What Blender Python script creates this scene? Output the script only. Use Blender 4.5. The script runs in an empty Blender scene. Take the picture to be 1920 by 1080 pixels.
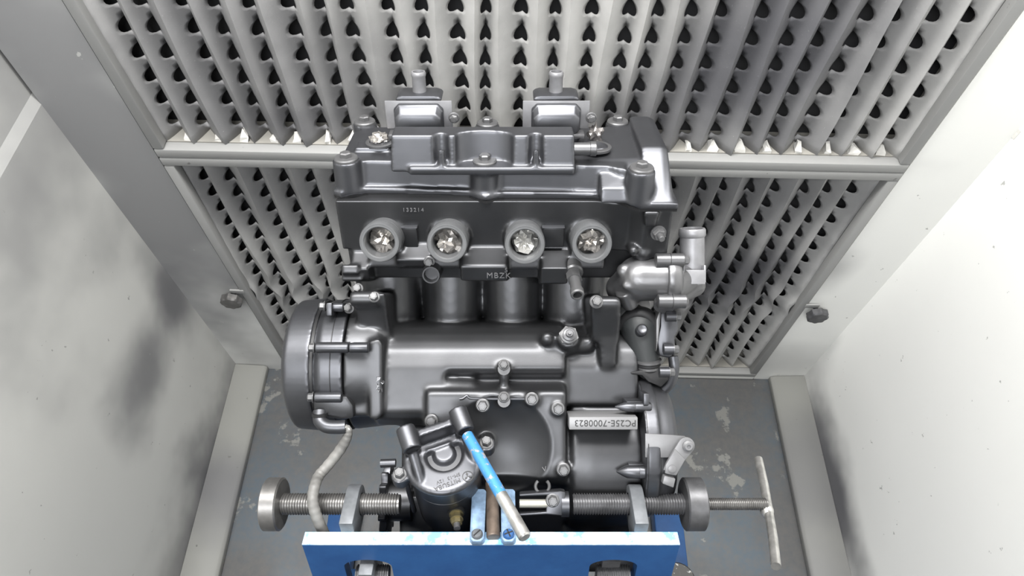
import bpy, bmesh, math, random
import numpy as np
from mathutils import Vector, Matrix, noise as mnoise
sc = bpy.context.scene
COL = sc.collection
# ------------------------------------------------------------------ camera
F, CX, CY = 1273.0, 960.0, 540.0            # focal length in pixels of the 1920x1080 frame
PITCH, ROLL, CAMH = math.radians(57.5), math.radians(1.2), 1.523
cam_data = bpy.data.cameras.new('camera')
cam = bpy.data.objects.new('camera', cam_data); COL.objects.link(cam)
cam_data.sensor_width = 36.0; cam_data.lens = 36.0 * F / 1920.0
cam_data.clip_start = 0.02; cam_data.clip_end = 50
CAM_M = Matrix.Translation((0, 0, CAMH)) @ Matrix.Rotation(math.pi/2 - PITCH, 4, 'X') @ Matrix.Rotation(ROLL, 4, 'Z')
cam.matrix_world = CAM_M
sc.camera = cam
# ------------------------------------------------------------------ world, lamps, exposure
w = bpy.data.worlds.new('world'); sc.world = w; w.use_nodes = True
bg = w.node_tree.nodes['Background']
bg.inputs[0].default_value = (0.93, 0.97, 1.0, 1); bg.inputs[1].default_value = 0.05
def area(name, loc, target, sx, sy, power, col=(1, 1, 1)):
    l = bpy.data.lights.new(name, 'AREA'); l.shape = 'RECTANGLE'; l.size = sx; l.size_y = sy
    l.energy = power; l.color = col
    o = bpy.data.objects.new(name, l); COL.objects.link(o)
    d = Vector(target) - Vector(loc)
    o.matrix_world = Matrix.Translation(loc) @ d.to_track_quat('-Z', 'Y').to_matrix().to_4x4()
    return o
area('booth_ceiling_lamp', (-0.06, 0.58, 1.98), (0.0, 0.30, 0.3), 1.2, 0.26, 44, (1.0, 0.99, 0.97))
area('front_fill_lamp', (-0.30, -0.85, 2.30), (0.10, 0.30, 0.5), 1.3, 0.50, 36, (0.97, 0.985, 1.0))  # unseen lamp, added to brighten engine faces turned towards the camera
sc.view_settings.view_transform = 'Standard'; sc.view_settings.look = 'None'
sc.view_settings.gamma = 1.0; sc.view_settings.use_curve_mapping = False
sc.view_settings.exposure = 0.0

# ------------------------------------------------------------------ materials
def newmat(name):
    m = bpy.data.materials.new(name); m.use_nodes = True
    nt = m.node_tree; b = nt.nodes['Principled BSDF']
    return m, nt, b
def N(nt, t, **kw):
    n = nt.nodes.new(t)
    for k, v in kw.items():
        if hasattr(n, k) and not k[0].isupper(): setattr(n, k, v)
        else: n.inputs[k].default_value = v
    return n
def noise_tex(nt, scale, detail=3, rough=0.55, coord='Object'):
    tc = nt.nodes.new('ShaderNodeTexCoord')
    n = N(nt, 'ShaderNodeTexNoise'); n.inputs['Scale'].default_value = scale
    n.inputs['Detail'].default_value = detail; n.inputs['Roughness'].default_value = rough
    nt.links.new(tc.outputs[coord], n.inputs['Vector']); return n
def ramp(nt, src, p0, p1, c0=(0, 0, 0, 1), c1=(1, 1, 1, 1)):
    r = nt.nodes.new('ShaderNodeValToRGB'); e = r.color_ramp.elements
    e[0].position = p0; e[1].position = p1; e[0].color = c0; e[1].color = c1
    nt.links.new(src, r.inputs[0]); return r.outputs[0]
def mixc(nt, fac, a, b):
    m = nt.nodes.new('ShaderNodeMix'); m.data_type = 'RGBA'
    if hasattr(fac, 'node'): nt.links.new(fac, m.inputs[0])
    else: m.inputs[0].default_value = fac
    for i, x in ((6, a), (7, b)):
        if hasattr(x, 'node'): nt.links.new(x, m.inputs[i])
        else: m.inputs[i].default_value = (*x, 1) if len(x) == 3 else x
    return m.outputs[2]
def bump(nt, b, src, strength, dist=0.001):
    n = nt.nodes.new('ShaderNodeBump'); n.inputs['Strength'].default_value = strength
    n.inputs['Distance'].default_value = dist
    nt.links.new(src, n.inputs['Height']); nt.links.new(n.outputs[0], b.inputs['Normal'])
def spots(nt, base, lst, dark, nscale=6.0, namp=0.35):
    """soft dark clouds on a surface, black overspray and painted dimness alike: list of (centre, radii, strength), in object space"""
    tc = nt.nodes.new('ShaderNodeTexCoord')
    nz = N(nt, 'ShaderNodeTexNoise'); nz.inputs['Scale'].default_value = nscale; nz.inputs['Detail'].default_value = 3
    nt.links.new(tc.outputs['Object'], nz.inputs['Vector'])
    out = base
    for c, r, s in lst:
        mp = nt.nodes.new('ShaderNodeMapping'); mp.vector_type = 'TEXTURE'
        mp.inputs['Location'].default_value = c; mp.inputs['Scale'].default_value = r
        nt.links.new(tc.outputs['Object'], mp.inputs['Vector'])
        ln = nt.nodes.new('ShaderNodeVectorMath'); ln.operation = 'LENGTH'
        nt.links.new(mp.outputs[0], ln.inputs[0])
        ad = nt.nodes.new('ShaderNodeMath'); ad.operation = 'MULTIPLY_ADD'
        nt.links.new(nz.outputs[0], ad.inputs[0]); ad.inputs[1].default_value = namp*3
        nt.links.new(ln.outputs['Value'], ad.inputs[2])
        hf = nt.nodes.new('ShaderNodeMath'); hf.operation = 'MULTIPLY'; hf.inputs[1].default_value = 0.5
        nt.links.new(ad.outputs[0], hf.inputs[0])
        f = ramp(nt, hf.outputs[0], namp*0.75 + 0.08, namp*0.75 + 0.52, (s, s, s, 1), (0, 0, 0, 1))
        nt.nodes[-1].color_ramp.interpolation = 'EASE'
        out = mixc(nt, f, out, dark)
    return out
def simple(name, col, rough, metal=0.0, spec=0.5, var=0.0, vscale=40, bmp=0.0, bscale=600, coat=0):
    m, nt, b = newmat(name)
    b.inputs['Roughness'].default_value = rough; b.inputs['Metallic'].default_value = metal
    b.inputs['Specular IOR Level'].default_value = spec
    b.inputs['Coat Weight'].default_value = coat
    if var > 0:
        n = noise_tex(nt, vscale, 4)
        c = mixc(nt, ramp(nt, n.outputs[0], 0.3, 0.7), [x*(1-var) for x in col], [min(1, x*(1+var)) for x in col])
        nt.links.new(c, b.inputs['Base Color'])
    else: b.inputs['Base Color'].default_value = (*col, 1)
    if bmp > 0:
        n2 = noise_tex(nt, bscale, 2); bump(nt, b, n2.outputs[0], bmp, 0.0005)
    return m
BLACK = simple('satin_black_paint', (0.075, 0.076, 0.080), 0.41, 0.88, 0.4, 0.08, 30, 0.06, 900)
BLACKC = simple('satin_black_cover_paint', (0.100, 0.102, 0.111), 0.42, 0.88, 0.4, 0.08, 30, 0.05, 900)
GREYP = simple('graphite_paint', (0.155, 0.155, 0.16), 0.40, 0.8, 0.6, 0.1, 30, 0.05, 900)
BOLT = simple('painted_bolt', (0.13, 0.13, 0.133), 0.42, 0.6, 0.5)  # greyer than the engine's black: glint of the flat facets painted in
RUBBER = simple('black_rubber', (0.012, 0.012, 0.013), 0.6, 0, 0.4)
GASKET = simple('gasket_black', (0.01, 0.01, 0.011), 0.45, 0, 0.5)
SILVER = simple('pale_grey_metal', (0.22, 0.22, 0.23), 0.45, 0.5, 0.5, 0.12, 60, 0.05, 700)  # reed plates and pipes: caught light painted in as paler grey
STEEL = simple('dull_steel', (0.20, 0.195, 0.19), 0.38, 0.75, 0.5, 0.25, 50, 0.12, 300)
STEELD = simple('dark_steel', (0.11, 0.11, 0.115), 0.42, 0.6, 0.5, 0.25, 60, 0.12, 300)
BRIGHT = simple('bright_scratched_steel', (0.55, 0.54, 0.52), 0.32, 0.85, 0.5, 0.25, 90, 0.15, 300)
BRASS = simple('yellow_zinc', (0.35, 0.30, 0.17), 0.35, 0.8, 0.5)
BROWN = simple('rusty_brown_steel', (0.13, 0.10, 0.08), 0.45, 0.5, 0.5, 0.4, 70, 0.1, 300)
FOIL = simple('crumpled_foil', (0.55, 0.52, 0.49), 0.22, 0.85, 0.5, 0.5, 70)
BORE = simple('port_bore', (0.06, 0.058, 0.055), 0.5, 0.2, 0.4)
INK = simple('engraved_dark', (0.02, 0.02, 0.02), 0.6)
LOWSTEEL = simple('lug_steel', (0.125, 0.132, 0.142), 0.5, 0.35, 0.5, 0.2, 90, 0.2, 250)
CABLE = simple('oversprayed_cable', (0.15, 0.147, 0.14), 0.5, 0, 0.5, 0.4, 35, 0.1, 200)
BEIGE = simple('filter_card', (0.27, 0.26, 0.235), 0.8)
DARK = simple('plenum_dark', (0.03, 0.03, 0.032), 0.9)
PAPER = simple('torn_paper', (0.58, 0.57, 0.54), 0.7, 0, 0.3, 0.15, 80)

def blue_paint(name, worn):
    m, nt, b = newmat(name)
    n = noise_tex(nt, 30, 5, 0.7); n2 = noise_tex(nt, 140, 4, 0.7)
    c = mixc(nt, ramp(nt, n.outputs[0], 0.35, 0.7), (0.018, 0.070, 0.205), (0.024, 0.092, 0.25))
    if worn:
        c = mixc(nt, ramp(nt, n.outputs[0], 0.40, 0.56), (0.16, 0.42, 0.72), (0.62, 0.72, 0.78))  # pale base paints lamp glare into the worn top edge
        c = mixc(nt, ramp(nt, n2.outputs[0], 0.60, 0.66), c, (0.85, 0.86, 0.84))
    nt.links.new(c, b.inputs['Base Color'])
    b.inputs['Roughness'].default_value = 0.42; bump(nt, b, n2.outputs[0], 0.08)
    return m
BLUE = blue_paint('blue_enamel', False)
BLUE_WORN_GLARE = blue_paint('worn_glare_blue_enamel', True)

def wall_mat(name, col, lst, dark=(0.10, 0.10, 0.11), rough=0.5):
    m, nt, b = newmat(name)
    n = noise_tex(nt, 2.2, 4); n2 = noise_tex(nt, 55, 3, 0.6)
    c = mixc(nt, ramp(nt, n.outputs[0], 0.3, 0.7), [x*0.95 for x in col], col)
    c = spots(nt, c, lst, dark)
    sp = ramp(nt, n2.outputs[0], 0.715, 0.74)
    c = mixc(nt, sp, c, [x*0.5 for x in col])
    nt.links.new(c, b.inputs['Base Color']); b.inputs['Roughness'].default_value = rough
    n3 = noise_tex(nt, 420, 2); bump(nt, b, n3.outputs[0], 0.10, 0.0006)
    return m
def floor_mat():
    m, nt, b = newmat('steel_table_floor')
    n = noise_tex(nt, 4.5, 6, 0.62); n2 = noise_tex(nt, 11, 6, 0.6); n3 = noise_tex(nt, 60, 4, 0.7)
    c = mixc(nt, ramp(nt, n.outputs[0], 0.42, 0.60), (0.082, 0.084, 0.088), (0.075, 0.102, 0.130))
    c = mixc(nt, ramp(nt, n3.outputs[0], 0.3, 0.8), c, (0.11, 0.105, 0.10))
    c = mixc(nt, ramp(nt, n2.outputs[0], 0.605, 0.63), c, (0.19, 0.19, 0.18))
    c = mixc(nt, ramp(nt, n2.outputs[0], 0.27, 0.30, (1, 1, 1, 1), (0, 0, 0, 1)), c, (0.13, 0.11, 0.09))
    nt.links.new(c, b.inputs['Base Color'])
    b.inputs['Metallic'].default_value = 0.35
    nt.links.new(ramp(nt, n.outputs[0], 0.3, 0.7, (0.5, 0.5, 0.5, 1), (0.34, 0.34, 0.34, 1)), b.inputs['Roughness'])
    bump(nt, b, n3.outputs[0], 0.1, 0.001)
    return m
FLOOR = floor_mat()
def filter_mat(name, lst):
    m, nt, b = newmat(name)
    n = noise_tex(nt, 18, 4); n2 = noise_tex(nt, 260, 3, 0.7)
    c = mixc(nt, ramp(nt, n.outputs[0], 0.25, 0.75), (0.37, 0.366, 0.357), (0.48, 0.475, 0.465))
    c = spots(nt, c, lst, (0.085, 0.085, 0.095), 5.0, 0.3)
    c = mixc(nt, ramp(nt, n2.outputs[0], 0.68, 0.85), c, (0.62, 0.62, 0.62))
    nt.links.new(c, b.inputs['Base Color']); b.inputs['Roughness'].default_value = 0.55
    bump(nt, b, n2.outputs[0], 0.25, 0.0008)
    return m

# ------------------------------------------------------------------ mesh helpers
class B:
    def __init__(s): s.bm = bmesh.new()
    def box(s, M, x0, x1, y0, y1, z0, z1):
        p = [M @ Vector((x, y, z)) for z in (z0, z1) for y in (y0, y1) for x in (x0, x1)]
        v = [s.bm.verts.new(q) for q in p]
        for f in ((0, 2, 3, 1), (4, 5, 7, 6), (0, 1, 5, 4), (2, 6, 7, 3), (0, 4, 6, 2), (1, 3, 7, 5)):
            s.bm.faces.new([v[i] for i in f])
        return s
    def loft(s, rings, cap=True):
        """closed rings of Vectors, one after another"""
        vs = [[s.bm.verts.new(p) for p in r] for r in rings]
        n = len(vs[0])
        for a, b in zip(vs, vs[1:]):
            for i in range(n):
                j = (i+1) % n
                s.bm.faces.new((a[i], a[j], b[j], b[i]))
        if cap:
            s.bm.faces.new(vs[0][::-1]); s.bm.faces.new(vs[-1])
        return s
    def prism(s, M, axis, pts, a0, a1, pts1=None):
        def V(p, a):
            q = [0, 0, 0]; o = [i for i in range(3) if i != axis]
            q[o[0]], q[o[1]] = p; q[axis] = a
            return M @ Vector(q)
        return s.loft([[V(p, a0) for p in pts], [V(p, a1) for p in (pts1 or pts)]])
    def lathe(s, p, d, prof, seg=32, cap=True, ph=0.0):
        """revolve (along, radius) about the axis through p towards d"""
        d = Vector(d).normalized(); p = Vector(p)
        a = d.orthogonal().normalized(); b = d.cross(a)
        rings = []
        for t, r in prof:
            rings.append([p + d*t + (a*math.cos(ph+2*math.pi*i/seg) + b*math.sin(ph+2*math.pi*i/seg))*max(r, 1e-5) for i in range(seg)])
        return s.loft(rings, cap)
    def cyl(s, p0, p1, r0, r1=None, seg=32):
        p0, p1 = Vector(p0), Vector(p1)
        return s.lathe(p0, p1-p0, [(0, r0), ((p1-p0).length, r0 if r1 is None else r1)], seg)
    def capsule(s, p0, p1, r0, r1=None, seg=24):
        p0, p1 = Vector(p0), Vector(p1); r1 = r0 if r1 is None else r1; L = (p1-p0).length
        pr = [(-r0*math.cos(t), r0*math.sin(t)) for t in [i*math.pi/12 for i in range(0, 7)]]
        pr += [(L + r1*math.sin(t), r1*math.cos(t)) for t in [i*math.pi/12 for i in range(0, 7)]]
        return s.lathe(p0, p1-p0, pr, seg)
    def ell(s, M, r=(1, 1, 1), seg=24):
        rings = []
        for i in range(1, 12):
            t = math.pi*i/12
            rings.append([M @ Vector((r[0]*math.sin(t)*math.cos(2*math.pi*k/seg), r[1]*math.sin(t)*math.sin(2*math.pi*k/seg), r[2]*math.cos(t))) for k in range(seg)])
        return s.loft(rings)
    def tube(s, pts, r, seg=14, rs=None):
        pts = [Vector(p) for p in pts]; rings = []; a = None
        for i, p in enumerate(pts):
            d = (pts[min(i+1, len(pts)-1)] - pts[max(i-1, 0)]).normalized()
            if a is None: a = d.orthogonal().normalized()
            a = (a - d*a.dot(d)).normalized(); b = d.cross(a)
            rr = rs[i] if rs else r
            rings.append([p + (a*math.cos(2*math.pi*k/seg) + b*math.sin(2*math.pi*k/seg))*rr for k in range(seg)])
        return s.loft(rings)
def smooth_path(pts, n=8):
    pts = [Vector(p) for p in pts]; out = []
    P = [pts[0]*2-pts[1]] + pts + [pts[-1]*2-pts[-2]]
    for i in range(1, len(P)-2):
        for k in range(n):
            t = k/n; a, b, c, d = P[i-1:i+3]
            out.append(0.5*((2*b)+(c-a)*t+(2*a-5*b+4*c-d)*t*t+(3*b-a-3*c+d)*t**3))
    out.append(pts[-1]); return out
I4 = Matrix.Identity(4)
def mesh_of(b, name, mat, smooth=True, ang=35, bev=0):
    bmesh.ops.recalc_face_normals(b.bm, faces=b.bm.faces[:])
    me = bpy.data.meshes.new(name); b.bm.to_mesh(me); b.bm.free()
    me.materials.append(mat)
    if smooth:
        me.polygons.foreach_set('use_smooth', [True]*len(me.polygons))
        me.set_sharp_from_angle(angle=math.radians(ang))
    return me
def part(name, b, mat, parent, smooth=True, ang=35, bev=0.0, label=None):
    me = mesh_of(b, name, mat, smooth, ang)
    if bev > 0: me = bevel_mesh(me, bev)
    o = bpy.data.objects.new(name, me); COL.objects.link(o); o.parent = parent
    if label: o['label'] = label
    return o
def evalmesh(me, setup):
    o = bpy.data.objects.new('tmp', me); COL.objects.link(o); setup(o)
    dg = bpy.context.evaluated_depsgraph_get(); dg.update()
    r = bpy.data.meshes.new_from_object(o.evaluated_get(dg))
    COL.objects.unlink(o); bpy.data.objects.remove(o); r.name = me.name
    return r
def bevel_mesh(me, wd, seg=2):
    def st(o):
        m = o.modifiers.new('b', 'BEVEL'); m.width = wd; m.segments = seg; m.limit_method = 'ANGLE'; m.angle_limit = math.radians(40)
    r = evalmesh(me, st)
    r.polygons.foreach_set('use_smooth', [True]*len(r.polygons)); r.set_sharp_from_angle(angle=math.radians(40))
    return r
def cast(name, b, mat, parent, voxel=0.002, it=6, carve=None, label=None):
    """fuse overlapping solids into one casting with filleted joins"""
    me = mesh_of(b, name, mat, False)
    def st(o):
        m = o.modifiers.new('r', 'REMESH'); m.mode = 'VOXEL'; m.voxel_size = voxel; m.use_smooth_shade = True
        s = o.modifiers.new('s', 'SMOOTH'); s.factor = 0.5; s.iterations = it
    r = evalmesh(me, st)
    if carve:
        n = len(r.vertices); co = np.empty(n*3, 'f'); r.vertices.foreach_get('co', co); co = co.reshape(-1, 3)
        nr = np.empty(n*3, 'f'); r.vertices.foreach_get('normal', nr)
        co = carve(co, nr.reshape(-1, 3)); r.vertices.foreach_set('co', co.astype('f').ravel()); r.update()
    if not r.materials: r.materials.append(mat)
    r.polygons.foreach_set('use_smooth', [True]*len(r.polygons))
    o = bpy.data.objects.new(name, r); COL.objects.link(o); o.parent = parent
    if label: o['label'] = label
    return o
def root(name, M, label, cat, group=None):
    o = bpy.data.objects.new(name, None); COL.objects.link(o); o.matrix_world = M; o.empty_display_size = 0.05
    o['label'] = label; o['category'] = cat
    if group: o['group'] = group
    return o
def tag(o, label, cat, group=None):
    o['label'] = label; o['category'] = cat
    if group: o['group'] = group
    return o
def struct(name, b, mat, parent=None, smooth=False, bev=0):
    me = mesh_of(b, name, mat, smooth)
    if bev: me = bevel_mesh(me, bev)
    o = bpy.data.objects.new(name, me); COL.objects.link(o); o.parent = parent
    if parent is None: o['kind'] = 'structure'
    return o
def place(name, me, M, parent):
    o = bpy.data.objects.new(name, me); COL.objects.link(o); o.parent = parent; o.matrix_basis = M; return o
def frame_at(p, d, up=None):
    """matrix at p with +Z towards d"""
    d = Vector(d).normalized(); up = Vector(up or (0, 1, 0.01)); x = up.cross(d)
    if x.length < 1e-4: x = Vector((1, 0, 0)).cross(d)
    x.normalize(); y = d.cross(x)
    return Matrix(((x.x, y.x, d.x, p[0]), (x.y, y.y, d.y, p[1]), (x.z, y.z, d.z, p[2]), (0, 0, 0, 1)))

# engine frame: x across the engine, y up its rear face, z out of its rear face; measured from 0.75 m off the lens
D0 = 0.75
QM = CAM_M @ Matrix.Translation((0, 0, -D0))
def pt(u, v, z): d = D0 - z; return Vector(((u-CX)/F*d, (CY-v)/F*d, z))
def hit(M, u, v, ax, val):
    Mi = M.inverted(); o = Mi @ Vector((0, 0, D0)); d = Mi.to_3x3() @ Vector(((u-CX)/F, (CY-v)/F, -1))
    t = (val-o[ax])/d[ax]; return o + d*t
def whit(u, v, ax, val):
    o = CAM_M.translation; d = CAM_M.to_3x3() @ Vector(((u-CX)/F, (CY-v)/F, -1)); t = (val-o[ax])/d[ax]; return o + d*t
def frameM(o, xa, ya, za): return Matrix(((xa[0], ya[0], za[0], o[0]), (xa[1], ya[1], za[1], o[1]), (xa[2], ya[2], za[2], o[2]), (0, 0, 0, 1)))
A35 = math.radians(35)
CA, SA = math.cos(A35), math.sin(A35)
HM = frameM(pt(948, 380, 0.02), (1, 0, 0), (0, CA, SA), (0, -SA, CA))     # cylinder-axis frame: y along the cylinders
def hh(u, v, y): p = hit(HM, u, v, 1, y); return (p.x, p.z)
PAX = Vector((0, -0.28, 0.96)).normalized()
# ==================================================================== THE BOOTH
XL, XR, YB = -0.668, 0.715, 0.72
YF = -1.0; ZT = 1.75
b = B(); b.box(I4, XL-0.05, XR+0.05, YF, YB+0.12, -0.03, 0.0); struct('floor', b, FLOOR)
b = B(); b.box(I4, -4, 4, -5, YF, -0.9, -0.85); struct('floor_workshop', b, simple('workshop_concrete', (0.10, 0.10, 0.10), 0.7, 0, 0.4, 0.2, 3))
WL = wall_mat('booth_wall_left', (0.56, 0.56, 0.537), [((XL, 0.85, 1.0), (0.4, 0.85, 0.55), 0.62), ((XL, 0.69, 0.385), (0.3, 0.10, 0.15), 0.8), ((XL, 0.55, 0.385), (0.3, 0.20, 0.12), 0.75), ((XL, 0.45, -0.02), (0.3, 0.48, 0.22), 0.97), ((XL, 0.72, 0.2), (0.3, 0.25, 0.35), 0.12)])  # first, broadest spot is dim light painted high on this wall
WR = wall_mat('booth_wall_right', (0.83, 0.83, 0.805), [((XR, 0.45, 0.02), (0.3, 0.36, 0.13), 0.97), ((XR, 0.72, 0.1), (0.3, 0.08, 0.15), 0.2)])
WB = wall_mat('booth_wall_back', (0.84, 0.84, 0.81), [((XL+0.05, YB, 0.80), (0.36, 0.3, 1.1), 0.82), ((0.60, YB, 0.48), (0.06, 0.3, 0.10), 0.45), ((0.1, YB, 0.75), (0.55, 0.3, 0.10), 0.6), ((0.6, YB, 0.1), (0.2, 0.3, 0.12), 0.3)])  # first spot paints the dimmer light of the left column
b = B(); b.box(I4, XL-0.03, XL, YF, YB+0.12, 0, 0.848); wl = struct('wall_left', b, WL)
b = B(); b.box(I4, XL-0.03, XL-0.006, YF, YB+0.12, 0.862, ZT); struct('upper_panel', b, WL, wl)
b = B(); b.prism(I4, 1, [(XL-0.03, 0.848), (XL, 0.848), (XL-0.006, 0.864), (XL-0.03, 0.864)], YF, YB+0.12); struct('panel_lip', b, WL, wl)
b = B(); b.box(I4, XR, XR+0.03, YF, YB+0.12, 0, ZT); wr = struct('wall_right', b, WR)
# back wall: side columns, the mid rails sit on the filter frames
XFL, XFR = -0.546, 0.597
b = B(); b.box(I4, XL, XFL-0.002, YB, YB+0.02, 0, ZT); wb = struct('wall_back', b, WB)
b = B(); b.box(I4, XFR+0.002, XR, YB, YB+0.02, 0, ZT); struct('column_panel', b, WB, wb)
b = B(); b.box(I4, XL, XR, YB+0.10, YB+0.12, 0, ZT); struct('plenum_back', b, DARK, wb)
b = B(); b.box(I4, XFL, XFR, YB-0.002, YB+0.03, 0, 0.016); struct('trim_1', b, WB, bev=0.002)
b = B(); b.box(I4, XL-0.03, XR+0.03, YB-0.25, YB+0.12, ZT+0.6, ZT+0.62); struct('ceiling', b, WB)
# kerbs along the side walls
KM = wall_mat('kerb_paint', (0.23, 0.23, 0.215), [((XL+0.03, 0.42, 0.02), (0.16, 0.14, 0.2), 0.85), ((XR-0.04, 0.50, 0.02), (0.2, 0.16, 0.2), 0.6), ((XR-0.04, 0.18, 0.02), (0.2, 0.28, 0.2), 0.6)], (0.13, 0.13, 0.135))
for i, (xa, xb) in enumerate(((XL, -0.593), (XR, 0.634))):
    b = B(); b.prism(I4, 1, [(xa, 0.0), (xb, 0.0), (xb, 0.016), (xb + (xa-xb)*0.10, 0.021), (xa, 0.027)], YF, YB-0.001)
    struct('trim_%d' % (i+2), b, KM, bev=0.002)

# ---------------------------------------------------------------- filters
def pleats(x0, x1, z0, z1, n, rp, zh0, r, seed, crush=0.0):
    rnd = random.Random(seed); bm = bmesh.new()
    yr, yv = YB+0.011, YB+0.041
    pitch = (x1-x0)/n
    rid = [x0 + pitch*i + (rnd.uniform(-0.12, 0.12)*pitch if 0 < i < n else 0) for i in range(n+1)]
    val = [(rid[i]+rid[i+1])/2 + rnd.uniform(-0.12, 0.12)*pitch for i in range(n)]
    phr = [rnd.uniform(0, 6.28) for _ in range(n+1)]; phv = [rnd.uniform(0, 6.28) for _ in range(n)]
    rows = [z0]
    z = zh0
    holes = []
    while z < z1 - r:
        if z > z0 + r*0.8: holes.append(z)
        z += rp
    TS = [-1, -0.92, -0.72, -0.4, 0, 0.4, 0.72, 0.92, 1]
    zz = {z0: None, z1: None}
    for hz in holes:
        for t in TS: zz[hz + t*r*0.78] = t
        zz[hz + rp/2] = None
    zl = sorted(k for k in zz if z0 <= k <= z1)
    fr = [0, 0.25, 0.5, 0.75, 1.0]
    def wob(x, z, ph, amp): return amp*(math.sin(z*7+ph) + 0.5*math.sin(z*19+ph*2.3) )
    for i in range(n):
        for side in (0, 1):
            ri = i + side; prev = None
            rj = rnd.uniform(0.92, 1.08)
            for k in zl:
                t = zz[k]
                xv = val[i] + wob(0, k, phv[i], 0.0022); xr = rid[ri] + (wob(0, k, phr[ri], 0.0028) if 0 < ri < n else 0)
                if crush:
                    c = math.exp(-((k-crush)/0.06)**2); xr += 0.006*c*math.sin(ri*2.1+k*60); xv += 0.005*c*math.sin(i*3.3+k*70)
                yR = yr + 0.004*math.sin(k*9+phr[ri]); L = math.hypot(xr-xv, yR-yv)
                wdt = 0.0 if t is None else r*rj*math.sqrt(max(0, 1-t*t))
                f0 = min(0.9, wdt/L); row = []
                for f in fr:
                    g = f0 + (1-f0)*f
                    row.append(bm.verts.new((xv + (xr-xv)*g, yv + (yR-yv)*(0.35*math.sin(g*math.pi/2)+0.65*g), k)))
                if prev:
                    for a in range(len(fr)-1):
                        try: bm.faces.new((prev[a], prev[a+1], row[a+1], row[a]))
                        except ValueError: pass
                prev = row
    bmesh.ops.remove_doubles(bm, verts=bm.verts[:], dist=0.00005)
    return bm
RAIL = wall_mat('rail_paint', (0.27, 0.27, 0.265), [])
def filter_panel(name, z0, z1, zh0, n, seed, label, spotl, crush=0.0):
    r = root(name, Matrix.Translation((0, YB, z0)), label, 'filter')
    Mi = Matrix.Translation((0, -YB, -z0))
    fm = filter_mat(name + '_paper', [((c[0], c[1]-YB, c[2]-z0), rr, s) for c, rr, s in spotl])
    o = B(); o.bm.free(); o.bm = pleats(XFL+0.016, XFR-0.016, z0+0.012, z1-0.008, n, 0.0405, zh0, 0.0142, seed, crush)
    bmesh.ops.transform(o.bm, matrix=Mi, verts=o.bm.verts[:])
    sh = part('pleated_sheet', o, fm, r, True, 70)
    md = sh.modifiers.new('thickness', 'SOLIDIFY'); md.thickness = 0.0011; md.offset = 1
    b = B()
    b.box(Mi, XFL+0.005, XFR-0.005, YB+0.062, YB+0.064, z0+0.003, z1-0.003); part('backing_sheet', b, DARK, r, False)
    fw = 0.018
    for (xa, xb, za, zb) in ((XFL, XFR, z0, z0+fw), (XFL, XFR, z1-fw, z1), (XFL, XFL+fw, z0+fw, z1-fw), (XFR-fw, XFR, z0+fw, z1-fw)):
        b = B(); b.box(Mi, xa+0.0008, xb-0.0008, YB-0.004, YB+0.014, za+0.0008, zb-0.0008)
        part('frame_rail', b, RAIL, r, True, 35, 0.002)
        b = B()
        if xb-xa > 0.1: b.box(Mi, xa, xb, YB+0.014, YB+0.06, (za if za > z0 else za), zb)
        else: b.box(Mi, xa if xa < 0 else xb-0.006, xa+0.006 if xa < 0 else xb, YB+0.0141, YB+0.06, za, zb)
        part('card_edge', b, BEIGE, r, False)
    return r, Mi
fu, Mu = filter_panel('pleated_filter', 0.7485, 1.56, 0.793+0.0405*0, 26, 5,
    'large pleated paper filter above the cross rail, light grey with heart-shaped holes',
    [((0.35, YB, 0.90), (0.24, 0.5, 0.34), 0.92), ((0.20, YB, 0.80), (0.16, 0.5, 0.14), 0.7), ((-0.42, YB, 0.86), (0.38, 0.5, 0.45), 0.62), ((-0.30, YB, 0.79), (0.25, 0.5, 0.08), 0.4)])
fl, Ml = filter_panel('pleated_filter', 0.0165, 0.7475, 0.060, 26, 11,
    'lower pleated paper filter behind the engine, crushed near its foot and darkened by spray',
    [((0.44, YB, 0.42), (0.15, 0.5, 0.18), 0.85), ((0.38, YB, 0.62), (0.32, 0.5, 0.25), 0.62), ((-0.42, YB, 0.64), (0.30, 0.5, 0.18), 0.5), ((0.3, YB, 0.25), (0.35, 0.5, 0.25), 0.45), ((-0.45, YB, 0.25), (0.2, 0.5, 0.3), 0.25)], crush=0.33)
# crumpled white fold tips along the bottom of the upper filter
rnd = random.Random(3)
for i in range(26):
    x = XFL + 0.030 + (XFR-XFL-0.05)*(i+0.5)/26 + rnd.uniform(-0.005, 0.005)
    b = B(); wd = rnd.uniform(0.004, 0.008); ht = rnd.uniform(0.007, 0.014)
    base = [Vector((x-wd, YB+0.016, 0.7665)), Vector((x+wd, YB+0.014, 0.7665)), Vector((x+wd*0.6, YB+0.034, 0.7665)), Vector((x-wd*0.7, YB+0.036, 0.7665))]
    mid = [p + Vector((rnd.uniform(-.003, .003), rnd.uniform(-.004, .004), ht*rnd.uniform(.3, .7))) for p in base]
    top = [Vector((x, YB+0.03, 0.7665)) + Vector((rnd.uniform(-.004, .004), rnd.uniform(-.006, .006), ht)) + Vector((dx, dy, 0)) for dx, dy in ((-.001, -.001), (.001, -.001), (.001, .001), (-.001, .001))]
    b.loft([[Mu @ p for p in q] for q in (base, mid, top)]); part('fold_tip', b, PAPER, fu, False)
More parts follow.
